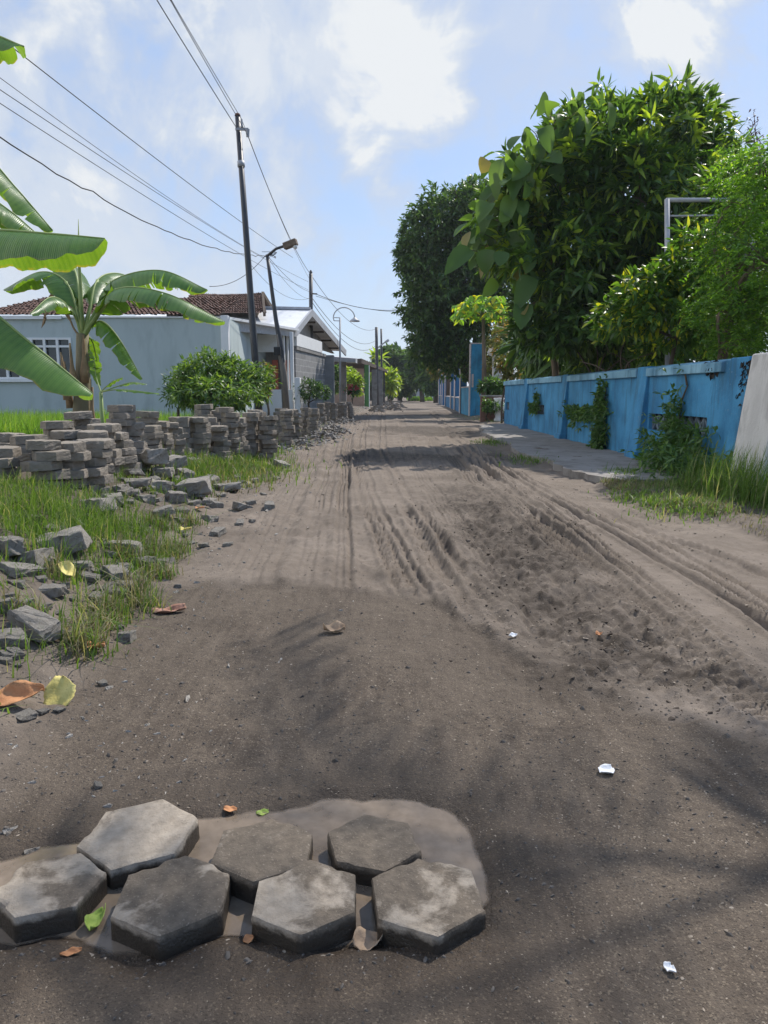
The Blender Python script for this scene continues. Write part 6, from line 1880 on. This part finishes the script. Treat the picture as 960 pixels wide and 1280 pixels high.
bush('yellow_green_bush', 'yellow-green bush beside the grey porch pillar', 440, 500, 46, [lob(441, 478, 46, 9, 12), lob(436, 470, 47, 7, 10), lob(448, 482, 46, 6, 9)], 8, .28, .13, 'leaf_yellow', 85, 120, cat_='bush')
bush('green_bush', 'green bush behind the small white gate', 416, 500, 48, [lob(417, 478, 48, 8, 14), lob(420, 466, 48, 6, 8)], 8, .25, .12, 'leaf_bush', 86, 90, cat_='bush')
r_ = np.random.default_rng(87)
fb = P(440, 496, 32); fb.z = 0
root = empty('red_flower_plant', fb, 'low plant with red-pink flowers at the end of the far stacks', 'flowers')
pts = np.array([P(441 + r_.normal() * 4, 488 + r_.normal() * 3, 32 + r_.normal() * .2)[:] for _ in range(60)])
crown('leaves', [rosettes(pts, np.tile([0, -.5, .5], (60, 1)), 6, .14, .06, r_)], M['leaf_bush'], root)
crown('flowers', [rosettes(pts[:26] + np.array([0, -.1, .08]), np.tile([0, -.8, .5], (26, 1)), 6, .09, .07, r_)], M['leaf_red'], root)
# young banana and bushes beyond the shop
bush('roadside_bush', 'yellow-green leafy clump beyond the shop roof end', 487, 500, 66, [lob(488, 476, 66, 7, 14), lob(494, 480, 68, 6, 10), lob(480, 470, 68, 5, 8)], 7, .5, .22, 'leaf_yellow', 88, 90, cat_='bush')
bush('young_banana_clump', 'pale banana-like leaves rising behind the dark shop roof', 473, 500, 72, [lob(472, 452, 72, 7, 8), lob(468, 460, 72, 6, 6)], 5, 1.1, .32, 'leaf_yellow', 89, 22, cat_='plant')
# distant trees closing the road
for i, (x, y, rx, rz, D, lab, mt) in enumerate([
    (487, 455, 20, 20, 95, 'distant rounded dark tree behind the far poles', 'leaf_far'),
    (513, 462, 17, 18, 100, 'distant tree in the middle of the road end', 'leaf_far'),
    (528, 450, 14, 30, 90, 'tall dark distant tree right of the road end', 'leaf_dark'),
    (545, 465, 16, 22, 82, 'distant tree behind the farthest slim pillars', 'leaf_dark'),
    (500, 480, 13, 10, 92, 'low distant bush left of the far pale house', 'leaf_far'),
    (462, 470, 14, 12, 98, 'distant tree showing over the shop roof', 'leaf_far'),
    (440, 474, 14, 10, 102, 'distant tree behind the shop, farthest left', 'leaf_far')]):
    b = P(x, 495, D); b.z = 0
    plant('distant_tree', lab, 'tree', b, P(x, y + rz * .5, D), [lob(x, y, D, rx, rz), lob(x + rx * .5, y + rz * .4, D + 1, rx * .7, rz * .6), lob(x - rx * .5, y + rz * .4, D - 1, rx * .7, rz * .6)], std(9, .8, .42, .9, .3, .3), M[mt], M['darkbark'], .25, 90 + i, 330, group='trees closing the far end of the road', extra=8)
r_ = np.random.default_rng(99)
N = 2600
gx = r_.uniform(P(512, 490, 100).x, P(540, 490, 100).x, N); gy = r_.uniform(98, 112, N)
grass_obj('far_grass', [blades(np.stack([gx, gy, np.zeros(N)], -1), r_.uniform(.2, .7, N), r_, .06, .4)], M['rice'])
# trees over the wall just outside the picture on the right: their shade reaches the road
b = Vector((5.4, 4.6, .05))
root = empty('coconut_palm', b, 'slender palm leaning over the wall just beyond the right edge', 'palm')
ct = Vector((3.7, 5.1, 5.4))
obj('trunk', tube(curve_pts([b, Vector((5.1, 4.8, 2.4)), ct], 12), list(np.linspace(.11, .06, 12)), 10), M['bark'], root, smooth=True)
r_ = np.random.default_rng(101)
for i in range(5):
    a = i * 2.4; e = Vector((math.cos(a), math.sin(a), 0)); up_ = r_.uniform(.2, .75); ln = r_.uniform(1.7, 2.3)
    mid = curve_pts([ct, ct + e * ln * .5 + Vector((0, 0, up_)), ct + e * ln + Vector((0, 0, up_ - .75))], 26)
    fr = obj('frond', tube(mid, list(np.linspace(.022, .006, 26)), 5), M['stem'], root, smooth=True)
    md = np.array([tuple(q) for q in mid[3:]]); T = unit(np.gradient(md, axis=0)); S = unit(np.cross(T, [0, 0, 1.0]))
    pp = np.repeat(md, 6, 0) + np.repeat(T, 6, 0) * np.tile(np.linspace(0, .07, 6), len(md))[:, None]; sg = np.tile([1, -1], len(pp) // 2)
    crown('leaflets', [leaves(pp, np.repeat(S, 6, 0) * sg[:, None] + np.repeat(T, 6, 0) * .5 + np.array([0, 0, -.35]), .5, .018, r_, droop=.3)], M['leaf_bush'], fr)

# thin humid air over the road
def haze():
    V, F = box(-160, 160, -40, 175, -1.6, 34)
    m, t = new_mat('humid_air')
    vol = t.n('ShaderNodeVolumePrincipled'); vol.inputs['Color'].default_value = (.86, .92, 1.0, 1); vol.inputs['Density'].default_value = .0004
    vol.inputs['Anisotropy'].default_value = .3
    o_ = t.n('ShaderNodeOutputMaterial'); t.link(vol.outputs[0], o_.inputs['Volume'])
    tag(obj('haze', (V, F), m), kind='stuff')


haze()
